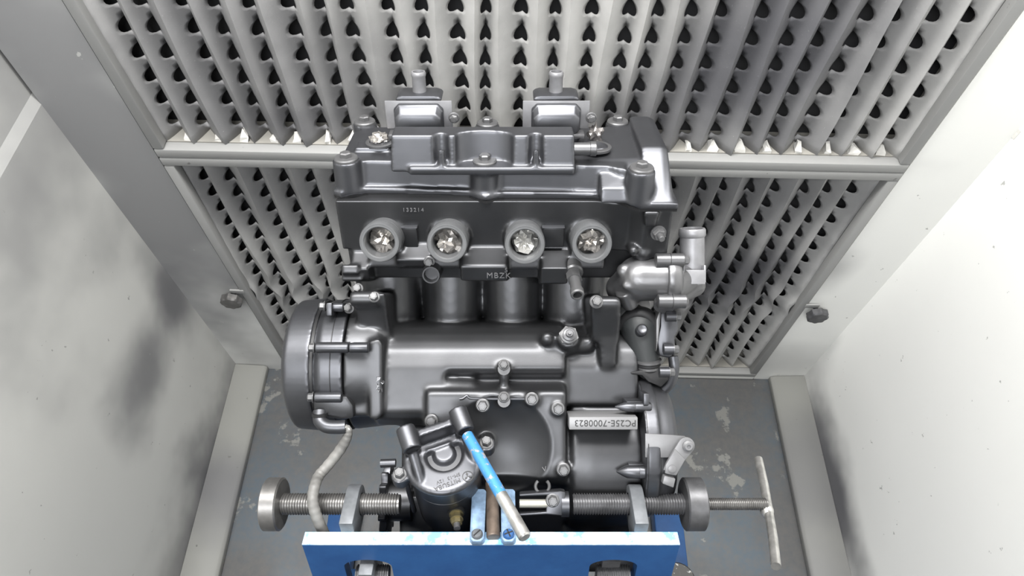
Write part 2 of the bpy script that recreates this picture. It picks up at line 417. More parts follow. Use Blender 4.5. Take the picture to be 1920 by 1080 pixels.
# knobs on the columns
for x, z, lb in ((-0.563, 0.352, 'dull grey wing knob on the wall column left of the engine'), (0.618, 0.343, 'dark round knob on the white wall column right of the engine')):
    r = root('clamp_knob', Matrix.Translation((x, YB, z)), lb, 'knob')
    b = B(); b.cyl((0, 0.0, 0), (0, -0.022, 0), 0.005, seg=12); part('stud', b, STEELD, r)
    b = B(); b.bm.free(); b = B()
    prof = []
    ring = []
    for k in range(40):
        a = 2*math.pi*k/40; ring.append((0.0205+0.0014*math.cos(a*8), a))
    def rg(y, s): return [Vector((rr*s*math.cos(a), y, rr*s*math.sin(a))) for rr, a in ring]
    b.loft([rg(-0.012, 0.8), rg(-0.014, 1.0), rg(-0.024, 1.0), rg(-0.027, 0.85), rg(-0.0275, 0.5)])
    part('knob_head', b, STEELD if x > 0 else STEEL, r, True, 40)
    b = B(); sgn = 1 if x < 0 else -1
    b.box(Matrix.Translation((sgn*0.012, -0.004, 0.012)), -0.014, 0.014, -0.0015, 0.003, -0.006, 0.006); part('clip_plate', b, RAIL, r, True, 35, 0.001)

# ==================================================================== THE ENGINE
eng = root('motorcycle_engine', QM, 'satin black four-cylinder motorcycle engine held upright in the blue stand', 'engine')
VEC = Vector
def P2(M, pts): return [M @ VEC(p) for p in pts]
def hexa(r): return [(0.0, r)]
def bolt_mesh(name, rf, hf, rh, hh_, mat, cham=True):
    """flange, hex head; base on z=0 pointing +z"""
    b = B(); b.lathe((0, 0, 0), (0, 0, 1), [(0, rf), (hf*0.6, rf), (hf, rf*0.86), (hf, rh*0.8)], 28)
    b.lathe((0, 0, hf*0.9), (0, 0, 1), [(0, rh), (hh_*0.8, rh), (hh_, rh*0.82)], 6)
    b.lathe((0, 0, hf*0.9 + hh_), (0, 0, 1), [(0.0, rh*0.60), (0.0003, rh*0.55)], 16)
    return mesh_of(b, name, mat, True, 30)
BM_S = bolt_mesh('bolt', 0.0062, 0.0014, 0.0048, 0.0052, BOLT)
BM_M = bolt_mesh('bolt', 0.0075, 0.0018, 0.0056, 0.0058, BOLT)
def washer_bolt_mesh():
    b = B(); b.lathe((0, 0, 0), (0, 0, 1), [(0, 0.0128), (0.0022, 0.0128), (0.0036, 0.0118), (0.0036, 0.007)], 32)
    b.lathe((0, 0, 0.0034), (0, 0, 1), [(0, 0.0062), (0.0045, 0.0062), (0.0056, 0.0048)], 6)
    return mesh_of(b, 'cover_bolt', BOLT, True, 30)
BM_W = washer_bolt_mesh()
def bolt(p, d, me=None, ph=0.0): return place('bolt', me or BM_S, frame_at(p, d) @ Matrix.Rotation(ph, 4, 'Z'), eng)

# ---------------------------------------------------------------- valve cover
TOP = 0.038
gu = [(626, 370), (640, 374), (664, 370), (690, 366), (760, 367), (880, 371), (895, 377), (911, 381), (927, 377), (945, 374), (1060, 375), (1140, 377), (1162, 382), (1180, 390), (1200, 396), (1272, 396)]
g0 = [hh(u, v, 0.0) for u, v in gu]
xr0, xl0 = g0[-1][0], g0[0][0]
def outl(grow, xr=None):
    p = [(x + (grow if x > 0.17 else -grow if x < -0.185 else 0), z + grow) for x, z in g0]
    return p + [(xr0 + grow, -0.04), (xr0 + grow - 0.004, -0.115), (xr0 - 0.02, -0.135 - grow), (xl0 + 0.02, -0.135 - grow), (xl0 - grow, -0.115)]
b = B()
b.prism(HM, 1, outl(0.0), 0.0015, 0.0085)
body = outl(-0.005)
tp = []
for (x, z) in body:
    tp.append((x*0.985, min(z, -0.001) - 0.006 if z > -0.05 else z + 0.006))
cut = 0.128
bl = [(x if x < cut else cut, z) for x, z in body]; tl = [(x if x < cut else cut, z) for x, z in tp]
b.prism(HM, 1, bl, 0.006, TOP - 0.002, tl)
# right-hand (cam chain) end, sloping rear face and raised far plateau
z1 = g0[-1][1]
xe = xr0 - 0.004
ring0 = [(0.006, z1-0.002), (0.010, z1-0.004), (0.045, -0.030), (0.049, -0.036), (0.049, -0.125), (0.006, -0.13)]
def yz(ring, x, sc_=1.0): return [HM @ VEC((x, 0.006 + (y-0.006)*sc_, z)) for y, z in ring]
b.loft([yz(ring0, 0.146, 0.98), yz(ring0, 0.150), yz(ring0, 0.168, 1.0), yz(ring0, xe-0.003, 0.93), yz(ring0, xe, 0.6)])
b.loft([yz([(0.006, z1-0.006), (0.02, z1-0.012), (0.034, -0.022), (TOP-0.001, -0.03), (TOP-0.001, -0.12), (0.006, -0.125)], 0.10), yz([(0.006, z1-0.005), (0.02, z1-0.011), (0.036, -0.022), (TOP+0.001, -0.03), (TOP+0.001, -0.12), (0.006, -0.125)], 0.155)])
# bolt bosses
bw = [(649, 299), (909, 303), (1203, 317), (684, 230), (914, 233), (1158, 230)]
BP = []
for k, (u, v) in enumerate(bw):
    y = TOP + (0.001 if k < 3 else 0.0); y = 0.041 if k == 2 else y
    x, z = hh(u, v, y); BP.append((x, y, z))
    rr = 0.0145 if k < 3 else 0.014
    b.cyl(HM @ VEC((x, 0.004, z)), HM @ VEC((x, y, z)), rr*1.10, rr)
    if k == 0: b.box(HM, x-0.004, x+0.008, 0.004, TOP-0.003, z-0.05, z+0.006)
# raised breather box: rear face scalloped
def bx(u, v, y): return hh(u, v, y)
xL, xR = hh(733, 310, TOP)[0], hh(1080, 316, TOP)[0]
zf, zb = -0.0065, -0.041
def scallop(dz_in):
    dx_in = min(dz_in, 0.0025)
    out = []
    xs = np.linspace(xL + dx_in, xR - dx_in, 90)
    xc = BP[1][0]; xg = [hh(821, 300, 0.06)[0], hh(1007, 300, 0.06)[0]]
    for x in xs:
        z = zf - dz_in*0.8
        d = abs(x-xc)
        if d < 0.030: z -= 0.014*math.sqrt(max(0, 1-(d/0.030)**2))**0.8
        for g in xg:
            if abs(x-g) < 0.0075: z -= 0.008*math.sqrt(max(0, 1-((x-g)/0.0075)**2))
        out.append((x, z))
    return out + [(xR-dx_in, zb), (xL+dx_in, zb)]
b.prism(HM, 1, scallop(0.0), TOP-0.006, 0.070, scallop(0.011))
# plinth under the box
xp = hh(766, 318, TOP)[0]
b.box(HM, xp, xR-0.001, TOP-0.008, TOP+0.0012, -0.03, -0.0030)
for u in (821, 1007):
    x = hh(u, 300, 0.06)[0]; b.cyl(HM @ VEC((x, TOP-0.004, -0.0085)), HM @ VEC((x, 0.0565, -0.0105)), 0.0042, 0.0036)
# spark plug wells
for u, v in ((712, 268), (1116, 275)):
    x, z = hh(u, v, TOP); b.cyl(HM @ VEC((x, TOP-0.006, z)), HM @ VEC((x, TOP+0.004, z)), 0.0165, 0.0155)
b.box(HM, hh(672, 268, TOP)[0], hh(735, 268, TOP)[0], TOP-0.006, TOP+0.003, -0.072, -0.050)
cover = cast('valve_cover', b, BLACKC, eng, 0.0016, 9)
# gasket and flange lines
b = B(); b.prism(HM, 1, outl(-0.0012), -0.0012, 0.002); part('cover_gasket', b, GASKET, eng, False)
for k, (x, y, z) in enumerate(BP): place('cover_bolt', BM_W, HM @ Matrix.Translation((x, y-0.0005, z)) @ Matrix.Rotation(-math.pi/2, 4, 'X') @ Matrix.Rotation(0.3*k, 4, 'Z'), eng)
# breather stub on the right end of the box
p = VEC((xR, 0.053, -0.020))
b = B(); b.lathe(HM @ p, (1, 0, 0), [(-0.004, 0.0068), (0.015, 0.0068), (0.0155, 0.0075), (0.021, 0.0075), (0.022, 0.0066), (0.022, 0.0052), (0.004, 0.005)], 24); part('breather_stub', b, GREYP, eng)
# lip on the plug wells and what fills them
for k, (u, v) in enumerate(((712, 268), (1120, 277))):
    x, z = hh(u, v, TOP+0.004)
    b = B(); b.lathe(HM @ VEC((x, TOP+0.003, z)), HM.to_3x3() @ VEC((0, 1, 0)), [(0, 0.0155), (0.0025, 0.0155), (0.003, 0.0145), (0.003, 0.0115), (-0.002, 0.0115)], 32)
    part('plug_well_rim', b, GREYP, eng)
def crumple(name, M, r, mat, seed, lab, cat, grp, n=3, amp=0.35):
    bm = bmesh.new(); bmesh.ops.create_icosphere(bm, subdivisions=n, radius=1.0)
    rr = random.Random(seed); off = VEC((rr.uniform(0, 90), rr.uniform(0, 90), rr.uniform(0, 90)))
    for v in bm.verts:
        d = v.co.normalized(); k = 1 + amp*((mnoise.cell(d*2.2 + off)-0.5)*0.7) + amp*0.7*mnoise.noise(d*3.2 + off)
        v.co = VEC((d.x*r[0]*k, d.y*r[1]*k, d.z*r[2]*k))
    b = B(); b.bm.free(); b.bm = bm
    me = mesh_of(b, name, mat, False)
    o = bpy.data.objects.new(name, me); COL.objects.link(o); o.matrix_world = QM @ M
    tag(o, lab, cat, grp); return o
x, z = hh(712, 268, TOP); crumple('paper_plug', HM @ Matrix.Translation((x, TOP+0.005, z)), (0.0112, 0.008, 0.0112), FOIL, 4, 'crumpled foil plug in the spark plug well at the left of the valve cover', 'plug', None)
x, z = hh(1116, 268, TOP); crumple('paper_plug', HM @ Matrix.Translation((x, TOP+0.008, z-0.003)), (0.010, 0.014, 0.010), simple('dark_foil', (0.16, 0.15, 0.145), 0.3, 0.6, 0.5, 0.5, 80), 9, 'dark crumpled foil plug sticking up beside the breather stub', 'plug', None)
# reed valve covers with hose pipes beyond the box
for k, (uc, v_b) in enumerate(((790, 228), (1041, 232))):
    zc = -0.072
    x = hh(uc, v_b, 0.055)[0] ; 
    cw = 0.037
    b = B()
    b.box(HM, x-0.029, x+0.029, 0.02, 0.066, zc-0.038, zc-0.012); b.box(HM, x-0.024, x+0.026, 0.02, 0.060, zc-0.03, zc+0.0)
    hb = cast('reed_valve_body', b, BLACKC, eng, 0.0016, 4)
    # dark cap
    b = B(); rk = [(-0.026, 0), (-0.0245, 0.008), (-0.018, 0.0115), (0.018, 0.0115), (0.0245, 0.008), (0.026, 0)]
    b.prism(HM, 2, [(x+px, 0.082+py) for px, py in [(a_, b2_*0.55) for a_, b2_ in rk]], zc-0.040, zc-0.010)
    part('reed_valve_cap', b, BLACKC, hb, True, 40, 0.003)
    # upright plate with a rounded pressing
    b = B(); b.box(HM, x-cw, x+cw, 0.052, 0.084, zc-0.008, zc-0.0065); part('reed_valve_plate', b, SILVER, hb, True, 35, 0.0006)
    b = B()
    def pil(w_, y0, y1, zz_): return [HM @ VEC((x+px, y, zz_)) for px, y in [(-w_+0.007, y0), (w_-0.007, y0), (w_, y0+0.006), (w_, y1-0.006), (w_-0.006, y1), (-w_+0.006, y1), (-w_, y1-0.006), (-w_, y0+0.006)]]
    b.loft([pil(0.0275, 0.048, 0.0815, zc-0.009), pil(0.0275, 0.048, 0.0815, zc-0.003), pil(0.026, 0.05, 0.0795, zc-0.001), pil(0.0255, 0.05, 0.075, zc+0.008), pil(0.021, 0.053, 0.071, zc+0.0105)])
    part('reed_valve_pressing', b, BLACKC, hb, True, 40, 0.0015)
    b = B(); b.box(HM, x-0.034, x+0.032, 0.046, 0.052, zc-0.006, zc+0.010); part('reed_valve_flange', b, GREYP, hb, True, 40, 0.002)
    b = B(); b.box(HM, x-0.008, x+0.010, 0.047, 0.0525, zc+0.006, zc+0.0125); part('clip', b, GREYP, hb, True, 35, 0.001)
    # pipe
    p0 = HM @ VEC((x + (0 if k == 0 else 0.0), 0.085, zc-0.026)); dd = (HM.to_3x3() @ VEC((0, 1, -0.05))).normalized()
    b = B(); b.lathe(p0, dd, [(0, 0.0078), (0.019, 0.0075), (0.0205, 0.0082), (0.0235, 0.0082), (0.025, 0.0074), (0.025, 0.006), (0.005, 0.006)], 28)
    part('hose_pipe', b, SILVER, hb)
    bolt(HM @ VEC((x+cw+0.002, 0.066, zc-0.004)), HM.to_3x3() @ VEC((0, 0, 1)))

# ---------------------------------------------------------------- cylinder head
b = B()
hl = [(x, z-0.004) for x, z in g0]
hp = [(xl0+0.002, -0.004), (-0.02, -0.004), (0.10, -0.004), (0.135, 0.0), (0.15, z1-0.006), (xr0-0.003, z1-0.006), (xr0-0.004, -0.12), (xl0+0.01, -0.12)]
b.prism(HM, 1, hp, -0.062, -0.0005)
hp2 = [(xl0+0.006, -0.010), (0.135, -0.010), (0.150, -0.012), (0.150, -0.10), (xl0+0.02, -0.10)]
b.prism(HM, 1, hp2, -0.105, -0.05)
# bulge under the mid bolt of the cover
x, y, z = BP[1]; b.cyl(HM @ VEC((x, -0.045, z-0.006)), HM @ VEC((x, 0.0, z-0.002)), 0.013)
b.cyl(HM @ VEC((BP[0][0], -0.03, BP[0][2]-0.004)), HM @ VEC((BP[0][0], 0, BP[0][2]-0.004)), 0.0135)
ports = [(711, 450), (838, 452), (984, 454), (1110, 453)]
PORT = []
for u, v in ports:
    c = pt(u, v+5, 0.030); PORT.append(c)                      # centre of the port mouth
    b.cyl(c - PAX*0.068, c - PAX*0.033, 0.0265, 0.0225)
    # webs below each port
    b.box(frameM(c - PAX*0.045, (1, 0, 0), PAX.cross(VEC((1, 0, 0))), PAX), -0.019, 0.019, -0.036, 0.0, -0.02, 0.012)
# joined dark pads and pale ledges between the ports
def qbox(bb, u0, u1, v0, v1, zf_, zb_):
    p0, p1 = pt(u0, v1, zf_), pt(u1, v0, zf_); bb.box(I4, p0.x, p1.x, p0.y, p1.y, zb_, zf_)
def ledge(bb, u0, u1, vt, vf, vb, z0_, z1_):
    """ledge whose upper face rises from (vf, z1_) back to (vt, z0_) and whose front drops to vb"""
    a, c, d_ = pt(0, vt, z0_), pt(0, vf, z1_), pt(0, vb, z1_ - 0.011)
    xa, xb = pt(u0, vf, z1_).x, pt(u1, vf, z1_).x
    bb.loft([[VEC((xx, a.y, a.z)), VEC((xx, c.y, c.z)), VEC((xx, d_.y, d_.z)), VEC((xx, d_.y, -0.075)), VEC((xx, a.y, -0.07))] for xx in (xa, xb)])
ledge(b, 742, 808, 448, 488, 500, -0.016, -0.002)
ledge(b, 862, 952, 462, 499, 526, -0.016, 0.004)
ledge(b, 1014, 1066, 468, 503, 532, -0.016, 0.002)
ledge(b, 656, 690, 470, 505, 525, -0.02, -0.008)
# lug at the lower left
qbox(b, 640, 680, 497, 527, -0.012, -0.06); qbox(b, 640, 672, 496, 514, -0.006, -0.05)
# right-hand tower with the stud
qbox(b, 1190, 1252, 400, 475, -0.020, -0.10)
b.prism(HM, 2, [(0.146, -0.001), (0.163, -0.001), (0.160, -0.018), (0.149, -0.018)], -0.02, z1+0.0005)
b.capsule(pt(1179, 448, -0.02), pt(1188, 470, 0.0), 0.004, 0.006)
b.ell(Matrix.Translation(pt(1204, 472, -0.012)), (0.013, 0.012, 0.014))
# water outlet cone and housing body
head = cast('cylinder_head', b, BLACK, eng, 0.0018, 5)
# port mouths
for k, c in enumerate(PORT):
    b = B(); b.lathe(c - PAX*0.036, PAX, [(0, 0.0212), (0.017, 0.0212), (0.0175, 0.0200), (0.020, 0.0200), (0.0205, 0.0218), (0.033, 0.0218), (0.036, 0.0208), (0.036, 0.0172), (0.0345, 0.0160), (0.018, 0.0148), (0.004, 0.0140), (0.003, 0.0)], 56, False)
    o = part('intake_port', b, simple('port_grey_paint', (0.075, 0.077, 0.080), 0.5, 0.0, 0.5, 0.12, 80, 0.06, 700) if k == 0 else bpy.data.materials['port_grey_paint'], eng, True, 30)
    b = B(); b.lathe(c - PAX*0.0045, PAX, [(0.0, 0.0206), (0.0048, 0.0201), (0.0048, 0.0196), (0, 0.0196)], 56, False); part('port_lip', b, bpy.data.materials['port_grey_paint'], o, True, 30)
    M = frame_at(c - PAX*0.022, PAX)
    crumple('paper_plug', M, (0.0165, 0.0165, 0.012), FOIL if k != 2 else simple('silver_foil', (0.72, 0.71, 0.68), 0.25, 0.8, 0.5, 0.35, 60), 20+k, ['brownish crumpled foil plug inside the first intake port from the left', 'creased silver foil plug inside the second intake port from the left', 'bright flat-folded foil plug inside the third intake port from the left', 'grey crumpled foil plug inside the fourth intake port from the left'][k], 'plug', None, 3, 0.42)
# dark square pads between ports 1-2 and 3-4
for (u0, u1) in ((760, 796), (1028, 1068)):
    b = B(); b.box(HM, pt(u0, 445, -0.01).x, pt(u1, 445, -0.01).x, -0.056, -0.031, -0.02, 0.0015); part('port_pad', b, BLACK, eng, True, 35, 0.0015)
    b = B(); b.box(HM, pt(u0-1, 445, -0.01).x, pt(u1+1, 445, -0.01).x, -0.031, -0.0300, -0.02, 0.0020); part('pad_edge', b, BLACKC, eng, True, 35, 0.0004)
# plug, nipple, stud
b = B(); p = pt(808, 516, 0.004); b.lathe(p - PAX*0.03, PAX, [(0, 0.011), (0.026, 0.0105), (0.03, 0.0095), (0.03, 0.008), (0.02, 0.0075)], 28); part('blanking_plug', b, BLACK, eng)
d = VEC((0.04, -0.62, 0.78)).normalized(); p = pt(1074, 505, -0.010)
b = B(); b.lathe(p, d, [(-0.01, 0.011), (0.006, 0.011), (0.008, 0.0095)], 28); b.lathe(p + d*0.007, d, [(0, 0.0088), (0.012, 0.0088)], 6)
b.lathe(p + d*0.019, d, [(0, 0.0062), (0.018, 0.0062), (0.019, 0.0074), (0.026, 0.0074), (0.0275, 0.0062), (0.0275, 0.0048), (0.01, 0.0046)], 24); part('vacuum_nipple', b, BOLT, eng)
d = VEC((0.06, -0.5, 0.86)).normalized(); p = HM @ hit(HM, 1234, 436, 2, z1-0.005)
b = B(); b.lathe(p, d, [(0, 0.0085), (0.002, 0.0085)], 28); b.lathe(p + d*0.002, d, [(0, 0.0068), (0.006, 0.0068), (0.007, 0.006)], 6); b.lathe(p + d*0.008, d, [(0, 0.0034), (0.008, 0.0034), (0.009, 0.0028)], 16); part('stud_nut', b, BOLT, eng)
bolt(pt(805, 490, 0.002), PAX); bolt(pt(671, 541, -0.008), (0, 0.2, 1)); bolt(pt(702, 557, 0.0028), (0, 0.25, 1), BM_S); bolt(pt(655, 578, -0.022), (-0.2, 0.2, 1))
# cast letters
def text(name, s, M, size, mat, parent, depth=0.0004, spacing=1.0):
    c = bpy.data.curves.new(name, 'FONT'); c.body = s; c.size = size; c.extrude = depth; c.align_x = 'CENTER'; c.align_y = 'CENTER'; c.space_character = spacing
    o = bpy.data.objects.new(name, c); COL.objects.link(o); dg = bpy.context.evaluated_depsgraph_get(); dg.update()
    me = bpy.data.meshes.new_from_object(o.evaluated_get(dg)); COL.objects.unlink(o); bpy.data.objects.remove(o); bpy.data.curves.remove(c)
    me.materials.clear(); me.materials.append(mat); me.name = name
    return place(name, me, M, parent)
LET = simple('cast_letter', (0.11, 0.11, 0.115), 0.4, 0, 0.5)
text('cast_lettering', 'MBZK', frame_at(pt(935, 517, -0.0015), (0, -0.52, 0.85)), 0.0095, LET, eng, spacing=1.15)
text('cast_lettering', '5', frame_at(pt(949, 507, 0.0025), (0, -0.52, 0.85)), 0.0075, LET, eng)
text('cast_lettering', '133214', HM @ Matrix.Translation((hh(770, 389, 0)[0], -0.011, -0.0035)), 0.0062, LET, eng, spacing=1.3)

# thermostat housing: joint flange, bolt tubes, outlet pipe
b = B(); b.capsule(pt(1165, 540, -0.040), pt(1198, 522, -0.022), 0.018, 0.026); b.capsule(pt(1198, 522, -0.022), pt(1243, 522, -0.020), 0.026, 0.0255)
b.cyl(pt(1172, 545, -0.02), pt(1184, 575, -0.03), 0.012, 0.009); b.ell(Matrix.Translation(pt(1172, 508, -0.012)), (0.010, 0.009, 0.007)); b.ell(Matrix.Translation(pt(1186, 535, -0.006)), (0.012, 0.007, 0.005))
cast('water_outlet', b, GREYP, eng, 0.0016, 5)
b = B(); c = pt(1246, 522, -0.018)
b.lathe(c, (1, 0, 0), [(-0.001, 0.0265), (0.005, 0.0275), (0.006, 0.0275), (0.014, 0.0255), (0.016, 0.022)], 36)
c2 = c + VEC((0.016, 0, 0))
b.capsule(pt(1258, 530, -0.02), pt(1290, 520, -0.035), 0.022, 0.017)
b.capsule(pt(1262, 545, -0.03), pt(1300, 535, -0.045), 0.018, 0.014)
b.cyl(pt(1297, 540, -0.04), pt(1297, 500, -0.03), 0.0135, 0.0135)
th = cast('thermostat_housing', b, GREYP, eng, 0.0016, 5)
for va, (ua, ub) in ((488, (1228, 1284)), (565, (1232, 1282))):
    b = B(); b.lathe(pt(ua, va, 0.0), (1, 0, 0), [(0, 0.006), (0.001, 0.0078), (0.016, 0.0078), (0.0165, 0.0072), (0.017, 0.0078), (0.031, 0.0078), (0.032, 0.006)], 24); part('bolt_tube', b, GREYP, th)
    bolt(pt(ub-3, va, 0.0), (1, 0, 0), BM_S)
b = B(); b.cyl(pt(1246, 545, -0.02), pt(1246, 575, -0.006), 0.012); part('housing_foot', b, GREYP, th)
pp0, pp1 = pt(1297, 530, -0.035), pt(1298, 428, -0.022)
L = (pp1-pp0).length
b = B(); b.lathe(pp0, pp1-pp0, [(0, 0.0145), (L-0.010, 0.0138), (L-0.008, 0.0152), (L-0.002, 0.0152), (L, 0.014), (L, 0.012), (L-0.03, 0.012)], 32); part('outlet_pipe', b, SILVER, th)
b = B()
qbox(b, 1282, 1323, 506, 533, -0.010, -0.0125); qbox(b, 1320, 1324, 497, 530, -0.010, -0.03); qbox(b, 1281, 1284, 484, 525, -0.006, -0.03)
part('pipe_bracket', b, SILVER, th, True, 35, 0.0008)
bolt(pt(1272, 513, -0.004), (-0.3, 0, 1))

# ---------------------------------------------------------------- cylinder block and crankcase
def X(u, z=-0.01): return pt(u, 700, z).x
def profx(bb, prof, u0, u1, zx=-0.01):
    ps = [pt(960, v, z) for v, z in prof]
    bb.loft([[VEC((X(u, zx), p.y, p.z)) for p in ps] for u in (u0, u1)])
b = B()
bx0, bx1 = X(668, -0.06), X(1150, -0.06)
b.box(HM, bx0, bx1, -0.215, -0.08, -0.11, -0.035)
for u in (738, 856, 972, 1086):
    xx = X(u, -0.07); b.capsule(HM @ VEC((xx, -0.10, -0.062)), HM @ VEC((xx, -0.165, -0.030)), 0.037, 0.036)
# decks
deck = [(596, -0.13), (604, -0.075), (614, -0.050), (626, -0.037), (640, -0.028), (656, -0.021), (690, -0.015)]
profx(b, deck + [(770, -0.009), (786, -0.014), (797, -0.035), (797, -0.15), (596, -0.15)], 700, 834)
profx(b, deck + [(700, -0.018), (711, -0.032), (718, -0.030), (733, -0.006), (742, -0.004), (896, -0.004), (912, -0.022), (940, -0.034), (1000, -0.06), (1000, -0.17), (596, -0.17)], 800, 1062)
profx(b, [(v_, z_ - 0.016) for v_, z_ in deck] + [(760, -0.034), (760, -0.15), (596, -0.15)], 1030, 1205)
# swelling under the left step
b.capsule(pt(835, 728, -0.026), pt(880, 732, -0.024), 0.013)
# right housing
hc = pt(1140, 850, -0.101)
b.lathe(VEC((X(1046, 0.0), hc.y, hc.z)), (1, 0, 0), [(0, 0.066), (X(1078, 0)-X(1046, 0), 0.0890), (X(1110, 0)-X(1046, 0), 0.0905), (X(1209, 0)-X(1046, 0), 0.0905)], 64)
# pillar and front mounts
def wedge(bb, rows, zb_): bb.loft([[pt(ul_, v_, z_), pt(ur_, v_, z_), pt(ur_, v_, z_) + VEC((0, 0, zb_)), pt(ul_, v_, z_) + VEC((0, 0, zb_))] for ul_, ur_, v_, z_ in rows])
wedge(b, [(1108, 1160, 556, 0.002), (1107, 1166, 566, 0.006), (1108, 1166, 576, 0.004), (1110, 1163, 640, -0.020)], -0.08)
wedge(b, [(1122, 1160, 620, -0.014), (1124, 1158, 660, -0.022), (1126, 1156, 684, -0.026), (1131, 1150, 692, -0.030)], -0.05)
FM_ = (pt(661, 552, 0.002), pt(722, 549, 0.002), pt(727, 600, -0.016), pt(738, 655, -0.036), pt(690, 655, -0.036), pt(674, 635, -0.029))
b.cyl(pt(657, 560, -0.006), pt(712, 560, -0.006), 0.0092)
b.loft([FM_, [p + VEC((0, 0.0, -0.06)) for p in FM_]])
# sensor boss
b.cyl(pt(1066, 650, -0.05), pt(1066, 632, -0.012), 0.015, 0.0125)
b.capsule(pt(1026, 640, -0.045), pt(1026, 634, -0.020), 0.0085)
b.capsule(pt(1032, 645, -0.03), pt(1100, 645, -0.035), 0.010)
# left case behind the alternator
ac = pt(620, 682, -0.078)
b.lathe(VEC((X(642, 0), ac.y, ac.z)), (1, 0, 0), [(0, 0.078), (X(700, 0)-X(642, 0), 0.074), (X(716, 0)-X(642, 0), 0.066)], 64)
qbox(b, 640, 716, 640, 782, -0.012, -0.12)
b.prism(I4, 2, [(p.x, p.y) for p in (pt(690, 640, 0.0), pt(708, 634, 0.0), pt(716, 645, 0.0), pt(716, 780, 0.0), pt(704, 792, 0.0), pt(690, 786, 0.0))], -0.08, -0.004)
# bosses for bolts on the top deck
bosses = [(905, 760, 0.004, 9), (997, 748, 0.004, 12), (1046, 766, 0.004, 11), (1056, 880, 0.003, 12), (910, 832, 0.010, 13), (809, 789, 0.0, 12), (945, 752, 0.004, 12), (945, 692, -0.006, 12)]
for u, v, z, r in bosses:
    b.cyl(pt(u, v, -0.04), pt(u, v, z-0.002), r*0.00068*1.15, r*0.00058)
b.capsule(pt(945, 700, -0.014), pt(945, 745, -0.018), 0.007, 0.004)
# sump and lower case, down behind the stand plate
qbox(b, 748, 1215, 930, 1075, -0.060, -0.24)
qbox(b, 752, 1215, 640, 960, -0.075, -0.24)
DC = pt(937, 838, -0.004); DR = 0.058
def dish(co, nr):
    dx, dy = co[:, 0]-DC.x, co[:, 1]-DC.y
    r = np.sqrt(dx*dx + (dy*1.0)**2)/DR
    k = np.clip(1-r, 0, 1); k = np.where(r < 1, (1-r**2)**1.0, 0)
    m = (nr[:, 2] > 0.3) & (co[:, 2] > -0.03)
    edge = np.exp(-((r-1.0)/0.06)**2)*0.0003
    co[:, 2] -= np.where(m, k*0.019 - edge, 0)
    return co
crank = cast('crankcase', b, BLACK, eng, 0.0022, 15, dish)
# gearbox cover plate edge: a raised rim line round the dished panel
b = B(); rimp = smooth_path([pt(862, 748, -0.0044), pt(868, 747, -0.0040), pt(876, 742, -0.0045), pt(884, 747, -0.0038), pt(930, 748, -0.0036), pt(985, 748, -0.0036)], 6)
b.tube(rimp, 0.0016, 8); part('cover_seam', b, BLACKC, eng)
for u, v, z, r in bosses[:6]: bolt(pt(u, v, z-0.001), (0, 0.03, 1), BM_M, u)
for u, v, z, r in bosses[6:]:
    p = pt(u, v, z-0.001); d = VEC((0, 0.55, 0.9)).normalized()
    b = B(); b.lathe(p, (0, 0.1, 1), [(0, 0.0072), (0.0022, 0.0068), (0.0022, 0.003)], 28); part('washer', b, BOLT, eng)
    b = B(); b.cyl(p, p + d*0.014, 0.0026, seg=14); st = part('bolt_shank', b, BOLT, eng)
    bolt(p + d*0.011, (0, 0.2, 1), BM_S, 0.2)
bolt(pt(1118, 566, 0.0045), (0, 0.2, 1), BM_M)
# temperature sensor on the block
d = VEC((0, 0.28, 0.96)).normalized(); p = pt(1066, 630, -0.012)
b = B(); b.lathe(p, d, [(0, 0.0112), (0.003, 0.0112)], 6); b.lathe(p + d*0.003, d, [(0, 0.0095), (0.003, 0.0095), (0.004, 0.0075)], 28); part('oil_sensor_nut', b, BOLT, eng)
b = B(); b.lathe(p + d*0.006, d, [(0, 0.0075), (0.004, 0.0075), (0.005, 0.0060)], 28); b.lathe(p + d*0.011, d, [(-0.001, 0.0042), (0.004, 0.0042), (0.0045, 0.0036)], 20); b.lathe(p + d*0.0155, d, [(-0.001, 0.0019), (0.0025, 0.0019)], 12); part('oil_sensor', b, STEELD, eng)
# serial number pad with its stamped number, upside down as the engine stands
b = B(); qbox(b, 1067, 1196, 782, 806, 0.0075, -0.03); part('serial_pad', b, simple('serial_pad_paint', (0.21, 0.21, 0.215), 0.45, 0.3), eng, True, 35, 0.0012)
text('serial_number', 'PC25E-7000823', Matrix.Translation(pt(1135, 793, 0.0078)) @ Matrix.Rotation(math.pi, 4, 'Z'), 0.0099, INK, eng, 0.0002, 1.05)
text('cast_lettering', '\u25bd' if False else 'V', Matrix.Translation(pt(1021, 880, -0.0035)) @ Matrix.Rotation(0.2, 4, 'Z'), 0.008, LET, eng)
# ---------------------------------------------------------------- alternator (left)
def XA(u): return pt(u, 682, -0.02).x
ax0 = XA(527)
b = B()
def ua(u): return XA(u) - ax0
prof = [(0.0, 0.050), (0.001, 0.062), (0.006, 0.073), (0.009, 0.0775), (ua(588), 0.0800), (ua(589), 0.0745), (ua(596), 0.0745), (ua(606), 0.078), (ua(648), 0.0785)]
b.lathe(VEC((ax0, ac.y, ac.z)), (1, 0, 0), prof, 72)
